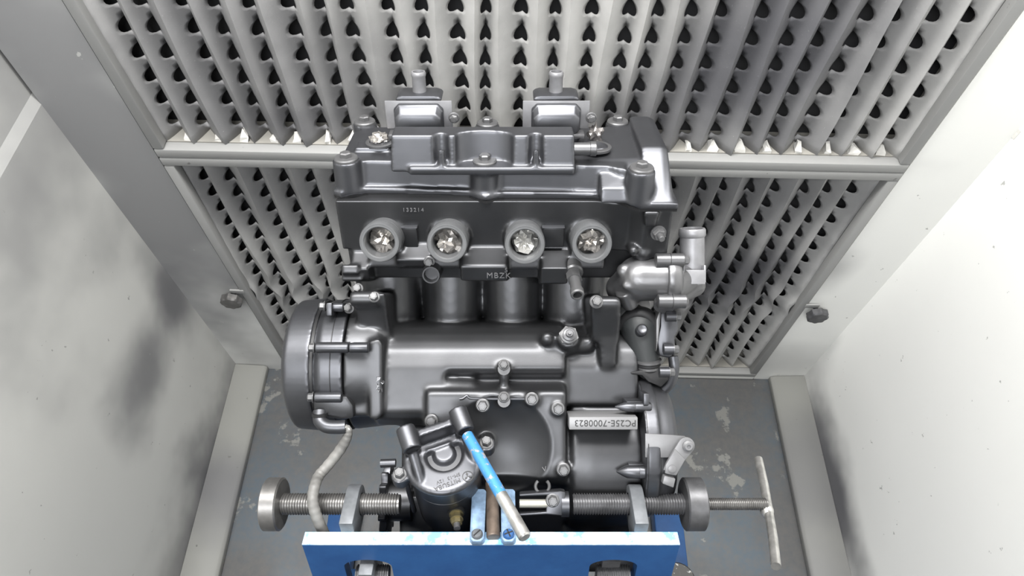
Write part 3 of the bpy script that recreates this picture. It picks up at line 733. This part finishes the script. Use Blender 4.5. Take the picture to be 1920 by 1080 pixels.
# flat chamfer low on the rim
alt = cast('alternator_cover', b, BLACKC, eng, 0.0018, 3)
b = B(); b.lathe(VEC((XA(588), ac.y, ac.z)), (1, 0, 0), [(0, 0.0775), (0.0035, 0.0775)], 72); part('rim_groove', b, GASKET, alt)
b = B(); b.lathe(VEC((XA(626), ac.y, ac.z)), (1, 0, 0), [(0, 0.0792), (0.0008, 0.0792)], 72); part('cover_gasket', b, GASKET, alt)
for (v, u0, u1, zz, r) in ((652, 592, 652, 0.007, 0.0058), (652, 655, 690, 0.005, 0.0056), (745, 590, 640, 0.002, 0.0058), (576, 612, 645, -0.020, 0.005)):
    b = B(); b.lathe(pt(u0, v, zz), (1, 0, 0), [(0, r*0.8), (0.0012, r), (XA(u1)-XA(u0)-0.001, r), (XA(u1)-XA(u0), r*0.85)], 22)
    qb = pt(u0, v, zz); q2 = pt(u1, v, zz); b.box(I4, qb.x+0.001, q2.x-0.0005, qb.y-r*0.9, qb.y+r*0.9, zz-0.02, zz-r*0.3)
    part('bolt_tube', b, BLACKC, alt, True, 40, 0.0008)
for (v, u, zz) in ((652, 590, 0.007), (745, 588, 0.002), (574, 610, -0.020)): bolt(pt(u, v, zz), (-1, 0, 0.1), BM_S)
# hose clip lug and rear lower box
b = B(); qbox(b, 612, 622, 568, 592, -0.010, -0.03); part('cable_clip', b, BLACKC, alt, True, 35, 0.001)
b = B(); b.loft([[pt(585, 742, 0.0), pt(650, 742, 0.0), pt(662, 760, -0.002), pt(664, 784, -0.004), pt(640, 788, -0.004), pt(588, 778, -0.003)], [p + VEC((0, 0, -0.05)) for p in (pt(585, 742, 0.0), pt(650, 742, 0.0), pt(662, 760, -0.002), pt(664, 784, -0.004), pt(640, 788, -0.004), pt(588, 778, -0.003))]])
part('cable_outlet', b, BLACK, alt, True, 40, 0.004)
b = B(); b.tube(smooth_path([pt(600, 770, -0.006), pt(600, 788, -0.002), pt(612, 799, 0.001), pt(632, 801, 0.001), pt(648, 800, 0.0)], 6), 0.0075, 18); part('cable_boot', b, BLACKC, alt)
b = B(); b.lathe(pt(600, 776, -0.004), (0, 1, 0.2), [(-0.002, 0.0090), (0.002, 0.0090)], 24); part('boot_clamp', b, GASKET, alt)
# cable hanging from the boot: two pieces of sleeve
cp = [pt(646, 800, 0.0), pt(653, 806, 0.0), pt(650, 822, -0.002), pt(636, 846, -0.005), pt(612, 876, -0.002), pt(598, 892, 0.004), pt(590, 912, 0.016), pt(586, 936, 0.024), pt(590, 958, 0.025), pt(600, 984, 0.02), pt(612, 1010, 0.01), pt(622, 1040, 0.0)]
sp = smooth_path(cp, 8)
b = B(); b.tube(sp, 0.006, 16, [0.0032 + 0.0027*min(1, i/22) + 0.00025*math.sin(i*1.7) for i in range(len(sp))]); part('cable_sleeve', b, CABLE, alt)
for dx in (-0.0015, 0.0015):
    b = B(); b.tube([p + VEC((dx, 0, 0.002)) for p in smooth_path(cp[:4], 8)], 0.0016, 8); part('cable_wire', b, PAPER if dx > 0 else RUBBER, alt)
# rough torn mark on the case flank
b = B()
rr = random.Random(8)
for i in range(6):
    p = pt(712 + rr.uniform(-3, 8), 705 + i*5, -0.008); b.loft([[p + VEC((rr.uniform(-.003, .003), rr.uniform(-.003, .003), rr.uniform(-.002, .003))) for _ in range(4)], [p + VEC((rr.uniform(-.003, .003), rr.uniform(-.003, .003), .006)) for _ in range(4)]])
part('torn_gasket_scrap', b, GREYP, eng, False)
# ---------------------------------------------------------------- clutch cover (right)
cc = pt(1230, 832, -0.066)
b = B(); x0 = pt(1204, 832, -0.01).x
def xc(u): return pt(u, 832, -0.03).x - x0
b.lathe(VEC((x0, cc.y, cc.z)), (1, 0, 0), [(0, 0.0835), (xc(1222), 0.0835), (xc(1225), 0.079), (xc(1240), 0.0775), (xc(1252), 0.074), (xc(1260), 0.066), (xc(1266), 0.050), (xc(1267), 0.02)], 72)
clu = cast('clutch_cover', b, BLACKC, eng, 0.0018, 4)
b = B(); b.lathe(VEC((x0 + 0.0015, cc.y, cc.z)), (1, 0, 0), [(0, 0.0842), (0.0009, 0.0842)], 72); part('cover_gasket', b, GASKET, clu)
b = B(); qbox(b, 1207, 1217, 738, 760, 0.002, -0.03); part('cover_rib', b, BLACKC, clu, True, 35, 0.001)
for v, u0, um, u1, zz, r in ((763, 1163, 1192, 1221, -0.003, 0.0056), (884, 1166, 1202, 1232, 0.001, 0.0076)):
    b = B(); L = pt(u1, v, zz).x - pt(u0, v, zz).x
    b.lathe(pt(u0, v, zz-0.003), (1, 0, 0.05), [(-0.006, 0.001), (0, r*0.6), (0.006, r*0.95), (L*0.48, r), (L*0.49, r*0.96), (L*0.5, r), (L-0.002, r), (L, r*0.8)], 24)
    q0 = pt(u0, v, zz); b.box(I4, q0.x+0.008, q0.x+L-0.001, q0.y-r*0.95, q0.y+r*0.95, zz-0.03, zz-0.003)
    part('bolt_tube', b, BLACKC, clu, True, 40, 0.0008)
bolt(pt(1231, 884, 0.000), (1, 0, 0), BM_S)
# clutch lever bracket and arm
def flat(bb, uv, zf_, th_): pp = [pt(u, v, zf_) for u, v in uv]; bb.prism(I4, 2, [(p.x, p.y) for p in pp], zf_-th_, zf_)
LEV = simple('lever_grey_paint', (0.16, 0.16, 0.165), 0.42, 0.3, 0.5, 0.08, 60)
b = B(); flat(b, [(1210, 813), (1262, 816), (1284, 818), (1296, 828), (1298, 842), (1290, 852), (1256, 858), (1210, 858)], 0.016, 0.0028); part('lever_bracket', b, LEV, clu, True, 35, 0.0006)
b = B(); arc = [(1287 + 16*math.cos(a), 836 + 16*math.sin(a)) for a in [math.radians(t) for t in range(-150, 60, 15)]]
flat(b, arc + [(1268, 882), (1244, 882), (1249, 868), (1264, 843)], 0.0235, 0.003); arm = part('lever_arm', b, LEV, clu, True, 35, 0.0008)
b = B(); flat(b, [(1266, 842), (1285, 862), (1268, 892), (1247, 888), (1248, 872)], 0.0250, 0.002); part('lever_clamp', b, LEV, arm, True, 35, 0.0008)
b = B(); flat(b, [(1246, 892), (1267, 898), (1263, 915), (1242, 907)], 0.0250, 0.010); part('cable_holder', b, LEV, arm, True, 35, 0.001)
b = B(); p = pt(1290, 836, 0.0235); b.lathe(p, (0, 0, 1), [(0, 0.0062), (0.002, 0.0060), (0.0038, 0.004), (0.0038, 0.002), (0.002, 0.002)], 24); part('pivot_screw', b, LEV, arm)
b = B(); p = pt(1260, 879, 0.025); b.lathe(p, (0, 0, 1), [(0, 0.0042), (0.0010, 0.0042), (0.0014, 0.003)], 24); part('rivet', b, LEV, arm)
b = B(); flat(b, [(1224, 858), (1252, 858), (1246, 885), (1226, 885)], 0.008, 0.02); part('lever_shaft_boss', b, GASKET, clu, True, 35, 0.001)
# ---------------------------------------------------------------- water pump and hoses, lower right of the head
b = B(); b.capsule(pt(1200, 612, -0.05), pt(1215, 690, -0.045), 0.024, 0.014); b.capsule(pt(1170, 590, -0.06), pt(1215, 620, -0.06), 0.02); wp = cast('coolant_elbow', b, simple('matte_dark_hose', (0.022, 0.024, 0.025), 0.55, 0, 0.4), eng, 0.0018, 4)
b = B(); b.tube(smooth_path([pt(1160, 612, -0.05), pt(1180, 592, -0.04), pt(1206, 588, -0.034), pt(1226, 606, -0.036), pt(1234, 636, -0.042)], 6), 0.0065, 14); part('coolant_hose', b, RUBBER, wp)
b = B(); b.lathe(pt(1204, 618, -0.022), (0, 0.3, 1), [(-0.01, 0.007), (0, 0.0066), (0.002, 0.005), (0.001, 0.0035)], 20); part('drain_screw', b, BLACKC, wp)
for k in range(3):
    b = B(); b.lathe(pt(1216, 676 + k*6, -0.040), (0.05, -0.9, -0.2), [(-0.0014, 0.0150 - 0.001*k), (0.0014, 0.0150 - 0.001*k)], 28); part('hose_band', b, RUBBER if k % 2 else BOLT, wp)
b = B(); flat(b, [(1182, 698), (1206, 694), (1240, 690), (1256, 700), (1254, 712), (1240, 726), (1216, 716), (1204, 704), (1184, 702)], -0.03, 0.03); part('rubber_boot', b, RUBBER, wp, True, 35, 0.004)
b = B(); qb = [(1238, 583), (1262, 585), (1272, 596), (1273, 620), (1266, 632), (1268, 660), (1258, 672), (1236, 668), (1232, 640), (1238, 612)]
flat(b, qb, -0.022, 0.045); pump = part('water_pump_cover', b, BLACKC, eng, True, 35, 0.004)
b = B(); flat(b, [(1246, 602), (1259, 604), (1260, 640), (1248, 652), (1242, 640)], -0.0225, 0.004); part('pump_recess', b, BLACK, pump, True, 35, 0.001)
b = B(); flat(b, [(1231, 600), (1237, 582), (1240, 583), (1234, 640), (1231, 660)], -0.020, 0.03); part('pump_gasket', b, GREYP, pump, True, 35, 0.0005)
for (u, v) in ((1266, 593), (1262, 655), (1254, 698)):
    b = B(); b.cyl(pt(u-18, v, -0.014), pt(u, v, -0.014), 0.006, seg=20); part('bolt_tube', b, BLACKC, pump)
    bolt(pt(u, v, -0.014), (1, 0, 0), BM_S)
b = B(); b.tube(smooth_path([pt(1262, 668, -0.03), pt(1264, 690, -0.03), pt(1258, 716, -0.035), pt(1246, 730, -0.04)], 5), 0.006, 12); part('pump_pipe', b, BLACKC, pump)
# ---------------------------------------------------------------- starter motor
sa = VEC((0, math.sin(math.radians(40)), math.cos(math.radians(40))))
sx = VEC((1, 0, 0)); sn = sx.cross(sa)                    # sn: out towards the viewer's side
sc0 = pt(831, 856, 0.030)
SMM = frameM(sc0, sx, -sn if sn.z < 0 else sn, sa); 
if SMM.to_3x3().determinant() < 0: SMM = frameM(sc0, sx, sa.cross(sx), sa)
R0 = 0.0425
b = B()
def sl(x, y, z): return SMM @ VEC((x, y, z))
b.lathe(sc0, sa, [(-0.006, R0-0.003), (-0.006, R0), (-0.002, R0), (0.0008, R0-0.0016), (0.0018, R0-0.005), (0.0020, 0.0)], 72)
SR = SMM @ Matrix.Rotation(math.radians(22), 4, 'Z')
def sr(x, y, z): return SR @ VEC((x, y, z))
SR3 = SR.to_3x3()
LUG = (SR3 @ VEC((0, -1, -0.12))).normalized()
for sgn in (-1, 1):
    b.cyl(sr(sgn*0.0482, -0.002, -0.016), sr(sgn*0.0482, -0.002, -0.001), 0.0092, 0.0092)
    b.capsule(sr(sgn*0.034, 0.0, -0.010), sr(sgn*0.0482, -0.002, -0.010), 0.008)
    # bracket lugs and their ribs
    b.cyl(sr(sgn*0.0290, 0.033, 0.0260), sr(sgn*0.0290, 0.033, 0.0260) + LUG*0.026, 0.0102)
    b.box(SR, sgn*0.0290-0.0080, sgn*0.0290+0.0080, 0.012, 0.031, -0.004, 0.022)
    b.capsule(sr(sgn*0.0290, 0.012, 0.013), sr(sgn*0.0300, -0.019, -0.002), 0.0060, 0.0045)
b.box(SR, -0.026, 0.026, 0.0195, 0.0275, -0.004, 0.0235)
b.box(SR, -0.014, 0.012, 0.0095, 0.0125, -0.004, 0.0035)
SRi = SR.inverted(); SRn = np.array(SRi)
def cap_carve(co, nr):
    l = co @ SRn[:3, :3].T + SRn[:3, 3]
    r = np.hypot(l[:, 0]-0.002, l[:, 1]-0.003)
    m = (l[:, 2] < 0.006) & (l[:, 2] > -0.002)
    f = 1/(1+np.exp((r-0.0195)/0.0008)) * 1/(1+np.exp(-(r-0.0118)/0.0008)) * 1/(1+np.exp((l[:, 1]-0.009)/0.0006))
    l[:, 2] -= np.where(m, 0.007*f, 0)
    Mn = np.array(SR); return l @ Mn[:3, :3].T + Mn[:3, 3]
star = cast('starter_motor', b, BLACKC, eng, 0.0014, 4, cap_carve)
b = B(); b.lathe(sc0, sa, [(-0.125, 0.020), (-0.12, 0.0375), (-0.034, 0.0390), (-0.0335, 0.0380), (-0.0325, 0.0380), (-0.032, 0.0395), (-0.004, 0.0395)], 64); part('starter_body', b, BLACK, star)
for sgn in (-1, 1):
    e = sr(sgn*0.0290, 0.033, 0.0260) + LUG*0.0262
    b = B(); b.lathe(e, LUG, [(-0.006, 0.0), (-0.006, 0.0058), (0.0002, 0.0060), (0.0003, 0.0075)], 28, False); part('lug_hole', b, GASKET, star)
    place('bolt', BM_M, frame_at(sr(sgn*0.0482, -0.002, -0.0012), sa), star)
    q = sr(sgn*0.0440, -0.002, -0.016); b = B(); b.cyl(q, q - sa*0.085, 0.0028, seg=12); part('through_bolt', b, BLACKC, star)
LETS = simple('stamped_letter', (0.03, 0.03, 0.032), 0.5)
text('maker_lettering', 'MITSUBA', SR @ Matrix.Translation((-0.006, -0.0320, 0.0022)) @ Matrix.Rotation(math.pi, 4, 'Z'), 0.0068, LETS, star, 0.0002, 1.05)
text('maker_lettering', 'SM-13  12V', SR @ Matrix.Translation((-0.003, -0.0262, 0.0022)) @ Matrix.Rotation(math.pi, 4, 'Z'), 0.0052, LETS, star, 0.0002, 1.05)
lg = SR @ Matrix.Translation((0.0165, -0.0315, 0.0021))
b = B(); 
for k in range(24):
    a0, a1 = 2*math.pi*k/24, 2*math.pi*(k+1)/24
    b.loft([[lg @ VEC((rr_*math.cos(a), rr_*math.sin(a), zz)) for rr_, zz in ((0.0050, 0), (0.0058, 0), (0.0058, 0.0003), (0.0050, 0.0003))] for a in (a0, a1)])
for k in range(3):
    a = math.pi/2 + 2*math.pi*k/3
    c, s_ = math.cos(a), math.sin(a)
    b.prism(lg, 2, [(0.0, 0.0), (c*0.0024-s_*0.0012, s_*0.0024+c*0.0012), (c*0.0048, s_*0.0048), (c*0.0024+s_*0.0012, s_*0.0024-c*0.0012)], 0, 0.0003)
part('maker_emblem', b, LETS, star, False)
d = VEC((0.12, -0.55, 0.83)).normalized(); p = pt(855, 958, 0.010)
b = B(); b.lathe(p, d, [(0, 0.0095), (0.004, 0.0092)], 28); part('terminal_insulator', b, RUBBER, star)
b = B(); b.lathe(p + d*0.004, d, [(0, 0.0078), (0.0012, 0.0078)], 28); b.lathe(p + d*0.0052, d, [(0, 0.0062), (0.005, 0.0062)], 6); b.lathe(p + d*0.011, d, [(0, 0.0072), (0.001, 0.0072)], 28); b.lathe(p + d*0.012, d, [(0, 0.0058), (0.005, 0.0058)], 6); part('terminal_nut', b, BRASS, star, True, 30)
b = B(); b.cyl(p + d*0.016, p + d*0.023, 0.0036, seg=16); part('terminal_stud', b, STEELD, star)
# drive sprocket, left, behind the starter
spc = pt(727, 938, -0.064)
b = B(); ring = []
for k in range(96):
    a = 2*math.pi*k/96; ring.append((0.0385 + 0.0045*math.cos(a*14)*(1 if math.cos(a*14) < 0 else 0.8), a))
b.loft([[spc + VEC((dx, r*math.cos(a), r*math.sin(a))) for r, a in ring] for dx in (-0.004, 0.004)])
part('drive_sprocket', b, BLACKC, eng, True, 40, 0.0006)
b = B(); b.cyl(spc + VEC((-0.002, 0, 0)), spc + VEC((0.03, 0, 0)), 0.024); part('sprocket_boss', b, BLACK, eng)
b = B(); b.cyl(pt(714, 869, -0.03), pt(742, 868, -0.03), 0.0048, seg=20); part('shaft_stub', b, BLACKC, eng)
# shift shaft bracket beside the clamp
b = B(); flat(b, [(974, 927), (1052, 921), (1060, 923), (1060, 968), (1052, 967), (1024, 965), (974, 968), (974, 963), (1024, 960), (1026, 929), (974, 931)], 0.016, 0.012); fork = part('shift_bracket', b, BLACKC, eng, True, 35, 0.0015)
b = B(); b.cyl(pt(974, 944, 0.014), pt(1028, 944, 0.012), 0.0045, seg=20); part('pale_pin', b, simple('pale_pin', (0.42, 0.41, 0.36), 0.4, 0.5), fork)
b = B(); b.cyl(pt(1052, 945, 0.006), pt(1066, 945, 0.006), 0.0135); part('bracket_collar', b, BLACKC, fork)
bolt(pt(1036, 938, 0.0155), (0, 0.1, 1), BM_M)
b = B(); cpt = pt(1017, 912, 0.008); b.tube([cpt + VEC((0.0075*math.sin(a), 0.0075*-math.cos(a), 0)) for a in [math.radians(t) for t in range(-140, 141, 14)]], 0.0018, 10); part('circlip', b, BOLT, eng)
bolt(pt(1088, 969, -0.05), (0, 0, 1), BM_M)

# ==================================================================== STAND (tilted plate fixture)
SU = VEC((0, 0.79, 0.613)).normalized(); SN = VEC((0, -0.613, 0.79)).normalized()
SM = frameM(pt(921, 1021, 0.045), (1, 0, 0), SU, SN)
stand = root('engine_stand', QM, 'blue steel engine stand with a tilted front plate, lugs and floor rails', 'stand')
def su(u, v, y=0.0): p = hit(SM, u, v, 1, y); return p.x, p.z
def ss(x, y, z): return SM @ VEC((x, y, z))
pxl, pxr = su(566, 1021)[0], su(1275, 1021)[0]; TH = 0.0145; PH = 0.20
# plate with two slots: rounded top, straight sides
slots = [hit(SM, 690, 1062, 2, 0.0), hit(SM, 1150, 1062, 2, 0.0)]
b = B(); hw = 0.019
def slot_outline(cx, cy): return [(cx + hw*math.cos(a)*1.35, cy + 0.013*math.sin(a)) for a in [math.pi*k/12 for k in range(13)]] 
me_b = B(); me_b.box(SM, pxl, pxr, -PH, -0.0012, -TH, 0.0)
me = mesh_of(me_b, 'front_plate', BLUE, False)
cut = B()
for s_ in slots: cut.prism(SM, 2, slot_outline(s_.x, s_.y + 0.0) + [(s_.x - hw*1.35, s_.y-0.05), (s_.x + hw*1.35, s_.y-0.05)], -TH-0.01, 0.01)
cme = mesh_of(cut, 'cut', BLUE, False); co_ = bpy.data.objects.new('cut', cme); COL.objects.link(co_)
def st(o):
    m = o.modifiers.new('c', 'BOOLEAN'); m.operation = 'DIFFERENCE'; m.object = co_; m.solver = 'EXACT'
pm = evalmesh(me, st); COL.objects.unlink(co_); bpy.data.objects.remove(co_)
fp = bpy.data.objects.new('front_plate', pm); COL.objects.link(fp); fp.parent = stand
b = B(); b.box(SM, pxl, pxr, -0.0012, 0.0, -TH, 0.0); part('worn_glare_edge', b, BLUE_WORN_GLARE, fp, False, label='worn top edge of the plate, pale with painted lamp glare')
# side arms, cross tube, posts and floor rails (mostly hidden below the engine)
QI = QM.inverted()
rail_x = []
for u in (1290, 622):
    p = whit(u, 1060, 2, 0.05) if u > 960 else whit(612, 990, 2, 0.05)
    rail_x.append(p.x)
xr_o, xl_o = rail_x[0], rail_x[1]
yb_ = whit(1265, 955, 2, 0.05).y
for xo, s_ in ((xr_o, -1), (xl_o, 1)):
    xa, xb = sorted((xo, xo + s_*0.06))
    b = B(); b.box(QI, xa, xb, -0.55, yb_, 0.012, 0.052); part('floor_rail', b, BLUE, stand, True, 35, 0.003)
    xm = (xa+xb)/2
    for yy in (-0.5, yb_-0.03):
        b = B(); b.lathe(QI @ VEC((xm, yy, 0.0)), QI.to_3x3() @ VEC((0, 0, 1)), [(0, 0.022), (0.012, 0.020)], 20); part('rubber_foot', b, RUBBER, stand)
    b = B(); b.tube([QI @ VEC((xm, -0.05, 0.03)), SM @ VEC((pxl+0.03 if xo < 0 else pxr-0.03, -PH+0.01, -0.03))], 0.02, 16); part('post', b, BLUE, stand)
    b = B(); b.box(SM, (pxl if xo < 0 else pxr-0.05), (pxl+0.05 if xo < 0 else pxr), -PH-0.02, -PH+0.05, -0.06, -TH); part('gusset', b, BLUE, stand, True, 35, 0.003)
b = B(); b.box(QI, xl_o+0.06, xr_o-0.06, -0.08, -0.03, 0.012, 0.05); part('cross_tube', b, BLUE, stand, True, 35, 0.003)
# caster-like speckled round foot at the right
pc = whit(1276, 1090, 2, 0.10)
b = B(); b.lathe(QI @ VEC((pc.x-0.005, pc.y, 0.052)), QI.to_3x3() @ VEC((0, 0, 1)), [(0, 0.036), (0.045, 0.036), (0.05, 0.033)], 32)
m, nt, bb_ = newmat('speckled_black'); n = noise_tex(nt, 130, 2); nt.links.new(mixc(nt, ramp(nt, n.outputs[0], 0.62, 0.66), (0.06, 0.058, 0.055), (0.5, 0.5, 0.48)), bb_.inputs['Base Color'])
part('end_cap', b, m, stand)
# ---- threaded rods, lugs and discs
YR = -0.006
RZ = su(700, 945, YR)[1]
def rodx(u): return su(u, 945, YR)[0]
def thread_prof(L, r, pitch, depth):
    pr = [(0, r*0.7), (0, r-depth)]; n = int(L/pitch)
    for i in range(n): t = i*pitch; pr += [(t + pitch*0.15, r-depth), (t + pitch*0.45, r), (t+pitch*0.6, r), (t + pitch*0.9, r-depth)]
    return pr + [(L, r-depth), (L, r*0.7)]
def knurl_disc(name, parent, x0, x1, r, mat):
    b = B(); b.lathe(ss(x0, YR, RZ), (1, 0, 0), [(0, r-0.002), (0.0015, r), (x1-x0-0.0015, r), (x1-x0, r-0.002)], 56); return part(name, b, mat, parent)
RR = 0.0116
for side, (ua_, ub_, da, db, lab) in enumerate(((515, 750, 499, 530, 'thick threaded clamping screw with a round steel disc at the left of the stand'), (1074, 1290, 1281, 1318, 'thick threaded clamping screw with a dark round disc at the right of the stand'))):
    r = root('clamping_screw', QM, lab, 'screw', 'threaded clamping screws of the stand')
    xa, xb = rodx(ua_), rodx(ub_)
    b = B(); b.lathe(ss(xa, YR, RZ), (1, 0, 0), thread_prof(xb-xa, RR, 0.0029, 0.0014), 40); part('threaded_shaft', b, STEELD if side else STEEL, r, True, 25)
    knurl_disc('end_disc', r, rodx(da), rodx(db), 0.0285, STEEL if side == 0 else STEELD)
    # lug plate carrying the screw
    ul = (650, 673) if side == 0 else (1183, 1206)
    x0_, x1_ = rodx(ul[0]), rodx(ul[1])
    if side == 0: x0_, x1_ = rodx(653), rodx(678)
    else: x0_, x1_ = rodx(1178), rodx(1203)
    b = B(); outp = [(-0.0210*math.cos(a) + YR, RZ - 0.0210*math.sin(a)) for a in [math.pi*k/14 for k in range(15)]]
    outp = outp + [(YR+0.0210, -TH), (YR-0.0210, -TH)]
    b.prism(SM, 0, outp, x0_, x1_); lm = bevel_mesh(mesh_of(b, 'screw_lug', LOWSTEEL, False), 0.0015)
    cb = B(); cb.lathe(ss(x0_-0.01, YR, RZ), (1, 0, 0), [(0, RR+0.0005), (x1_-x0_+0.02, RR+0.0005)], 40); cme = mesh_of(cb, 'cut', LOWSTEEL, False); co_ = bpy.data.objects.new('cut', cme); COL.objects.link(co_)
    lm = evalmesh(lm, st); COL.objects.unlink(co_); bpy.data.objects.remove(co_)
    lo = bpy.data.objects.new('screw_lug', lm); COL.objects.link(lo); lo.parent = stand
    s_ = slots[side]
    b = B(); b.box(SM, s_.x-0.0085, s_.x+0.0065, s_.y-0.09, s_.y+0.004, -0.03, 0.012) if side == 0 else b.box(SM, s_.x-0.011, s_.x+0.009, s_.y-0.09, s_.y-0.002, -0.035, -0.006)
    part('slot_tongue', b, LOWSTEEL if side == 0 else STEELD, stand, True, 35, 0.001)
    b = B(); b.lathe(ss(s_.x-0.016, s_.y-0.022, -0.004), (1, 0, 0), thread_prof(0.036, 0.010, 0.0025, 0.0012), 28); part('slot_bolt', b, STEELD, stand, True, 25)
# long thin screw with sliding T bar
r = root('tee_handle_screw', QM, 'thin threaded screw with a bright T-bar handle at the right of the stand', 'screw')
xa, xb = rodx(1312), rodx(1438)
b = B(); b.lathe(ss(xa, YR, RZ), (1, 0, 0), thread_prof(xb-xa, 0.0066, 0.0021, 0.0011), 28); part('threaded_shaft', b, STEEL, r, True, 25)
jc = ss(xb+0.002, YR, RZ)
top_, bot_ = pt(1422, 861, jc.z-0.075), pt(1455, 1062, jc.z+0.075)
mid_ = pt(1441, 958, jc.z)
b = B(); b.tube([top_, (top_+mid_)/2 + VEC((0.0008, 0, 0)), mid_, (mid_+bot_)/2 + VEC((0.0008, 0, 0)), bot_], 0.0050, 18); part('tee_bar', b, BRIGHT, r)
b = B(); b.ell(Matrix.Translation(mid_ - VEC((0.002, 0, 0))), (0.0075, 0.0085, 0.008)); part('weld_bead', b, BRIGHT, r)
# two flat straps with slotted screws on the plate's top edge
for k, (ul, ur, ut0, ut1, vt) in enumerate(((882, 906, 886, 911, 916), (941, 966, 938, 967, 916))):
    yb0, yt0 = 0.0004, 0.0095
    x0_, zb_ = su((ul+ur)/2, 1017, yt0); hwid = 0.0076
    xt, zt_ = su((ut0+ut1)/2, vt, yt0)
    b = B(); prof_ = [(x0_-hwid, -0.002), (x0_-hwid*0.6, 0.0022), (x0_+hwid*0.6, 0.0022), (x0_+hwid, -0.002), (xt+hwid*1.05, zt_+0.003), (xt+hwid*0.7, zt_), (xt-hwid*0.7, zt_), (xt-hwid*1.05, zt_+0.003)]
    b.prism(SM, 1, prof_, yb0, yt0); strap = part('clamp_strap', b, bpy.data.materials.get('worn_strap') or simple('worn_strap', (0.17, 0.25, 0.36), 0.45, 0.3, 0.5, 0.35, 120, 0.15, 250), stand, True, 35, 0.0012)
    p = ss(x0_, yt0, -0.0055)
    b = B(); b.lathe(p, SU, [(0, 0.0060), (0.0018, 0.0058), (0.0034, 0.0044), (0.0036, 0)], 28); part('strap_screw', b, LOWSTEEL if k == 0 else BLUE, strap)
    b = B(); Ms = frame_at(p + SU*0.0035, SU) @ Matrix.Rotation(0.8 if k == 0 else 0.4, 4, 'Z'); b.box(Ms, -0.0046, 0.0046, -0.0007, 0.0007, -0.0006, 0.0003)
    if k == 1: b.box(Ms, -0.0007, 0.0007, -0.0046, 0.0046, -0.0006, 0.0003)
    part('screw_slot', b, GASKET, strap, False)
# round brown pin lying between the straps
x0_, zb_ = su(925, 1008, 0.004); xt, zt_ = su(922, 906, 0.004)
b = B(); b.lathe(ss(x0_, 0.004, zb_), ss(xt, 0.004, zt_) - ss(x0_, 0.004, zb_), [(0, 0.0062), (0.001, 0.0072), ((ss(xt, 0.004, zt_) - ss(x0_, 0.004, zb_)).length, 0.0072)], 28); part('clamp_pin', b, BROWN, stand)
# blue painted rod through the right lug of the starter bracket
r0 = sr(0.0290, 0.033, 0.0260) + LUG*0.0300
rod = root('tommy_bar', QM, 'chipped blue and bare steel rod sloping down from the starter motor lug', 'rod')
end = pt(985, 1008, 0.13)
m, nt, bb_ = newmat('chipped_blue_rod'); tc = nt.nodes.new('ShaderNodeTexCoord'); sx_ = nt.nodes.new('ShaderNodeSeparateXYZ'); nt.links.new(tc.outputs['Object'], sx_.inputs[0])
n = noise_tex(nt, 90, 4, 0.7); n2 = noise_tex(nt, 35, 3)
c = mixc(nt, ramp(nt, n.outputs[0], 0.56, 0.60), (0.06, 0.24, 0.50), (0.36, 0.31, 0.29))
ma = nt.nodes.new('ShaderNodeMath'); ma.operation = 'MULTIPLY_ADD'; nt.links.new(sx_.outputs[2], ma.inputs[0]); ma.inputs[1].default_value = 9.0; nt.links.new(n2.outputs[0], ma.inputs[2])
c = mixc(nt, ramp(nt, ma.outputs[0], 1.28, 1.36), c, (0.66, 0.65, 0.63)); 
nt.nodes[-1].clamp_result = False
nt.links.new(c, bb_.inputs['Base Color']); bb_.inputs['Roughness'].default_value = 0.38; bb_.inputs['Metallic'].default_value = 0.3
dd = end - r0
b = B(); b.lathe(r0, dd, [(0, 0.0050), (0.001, 0.0060), (dd.length-0.0015, 0.0060), (dd.length, 0.0045)], 24); part('bar_shaft', b, m, rod)
b = B(); b.lathe(r0 + dd*0.62, dd, [(0, 0.00605), (0.006, 0.00618), (dd.length*0.38-0.0012, 0.00618), (dd.length*0.38+0.0002, 0.0048)], 24); part('bare_end', b, BRIGHT, rod, label='bare bright end of the rod')

# small curl of peeling tape on the right wall
p = whit(1902, 243, 0, XR)
b = B(); pth = [(-0.012, 0.0), (-0.004, 0.001), (0.004, 0.004), (0.010, 0.010), (0.010, 0.016), (0.005, 0.017)]
b.loft([[Vector((XR - h - 0.0003, p.y + t, p.z + dz)) for dz in (-0.008, 0.008)] + [Vector((XR - h - 0.0009, p.y + t, p.z + dz)) for dz in (0.008, -0.008)] for t, h in pth])
me = mesh_of(b, 'tape_scrap', PAPER, True, 60); o = bpy.data.objects.new('tape_scrap', me); COL.objects.link(o)
tag(o, 'small white curl of peeling tape high on the right booth wall', 'tape')
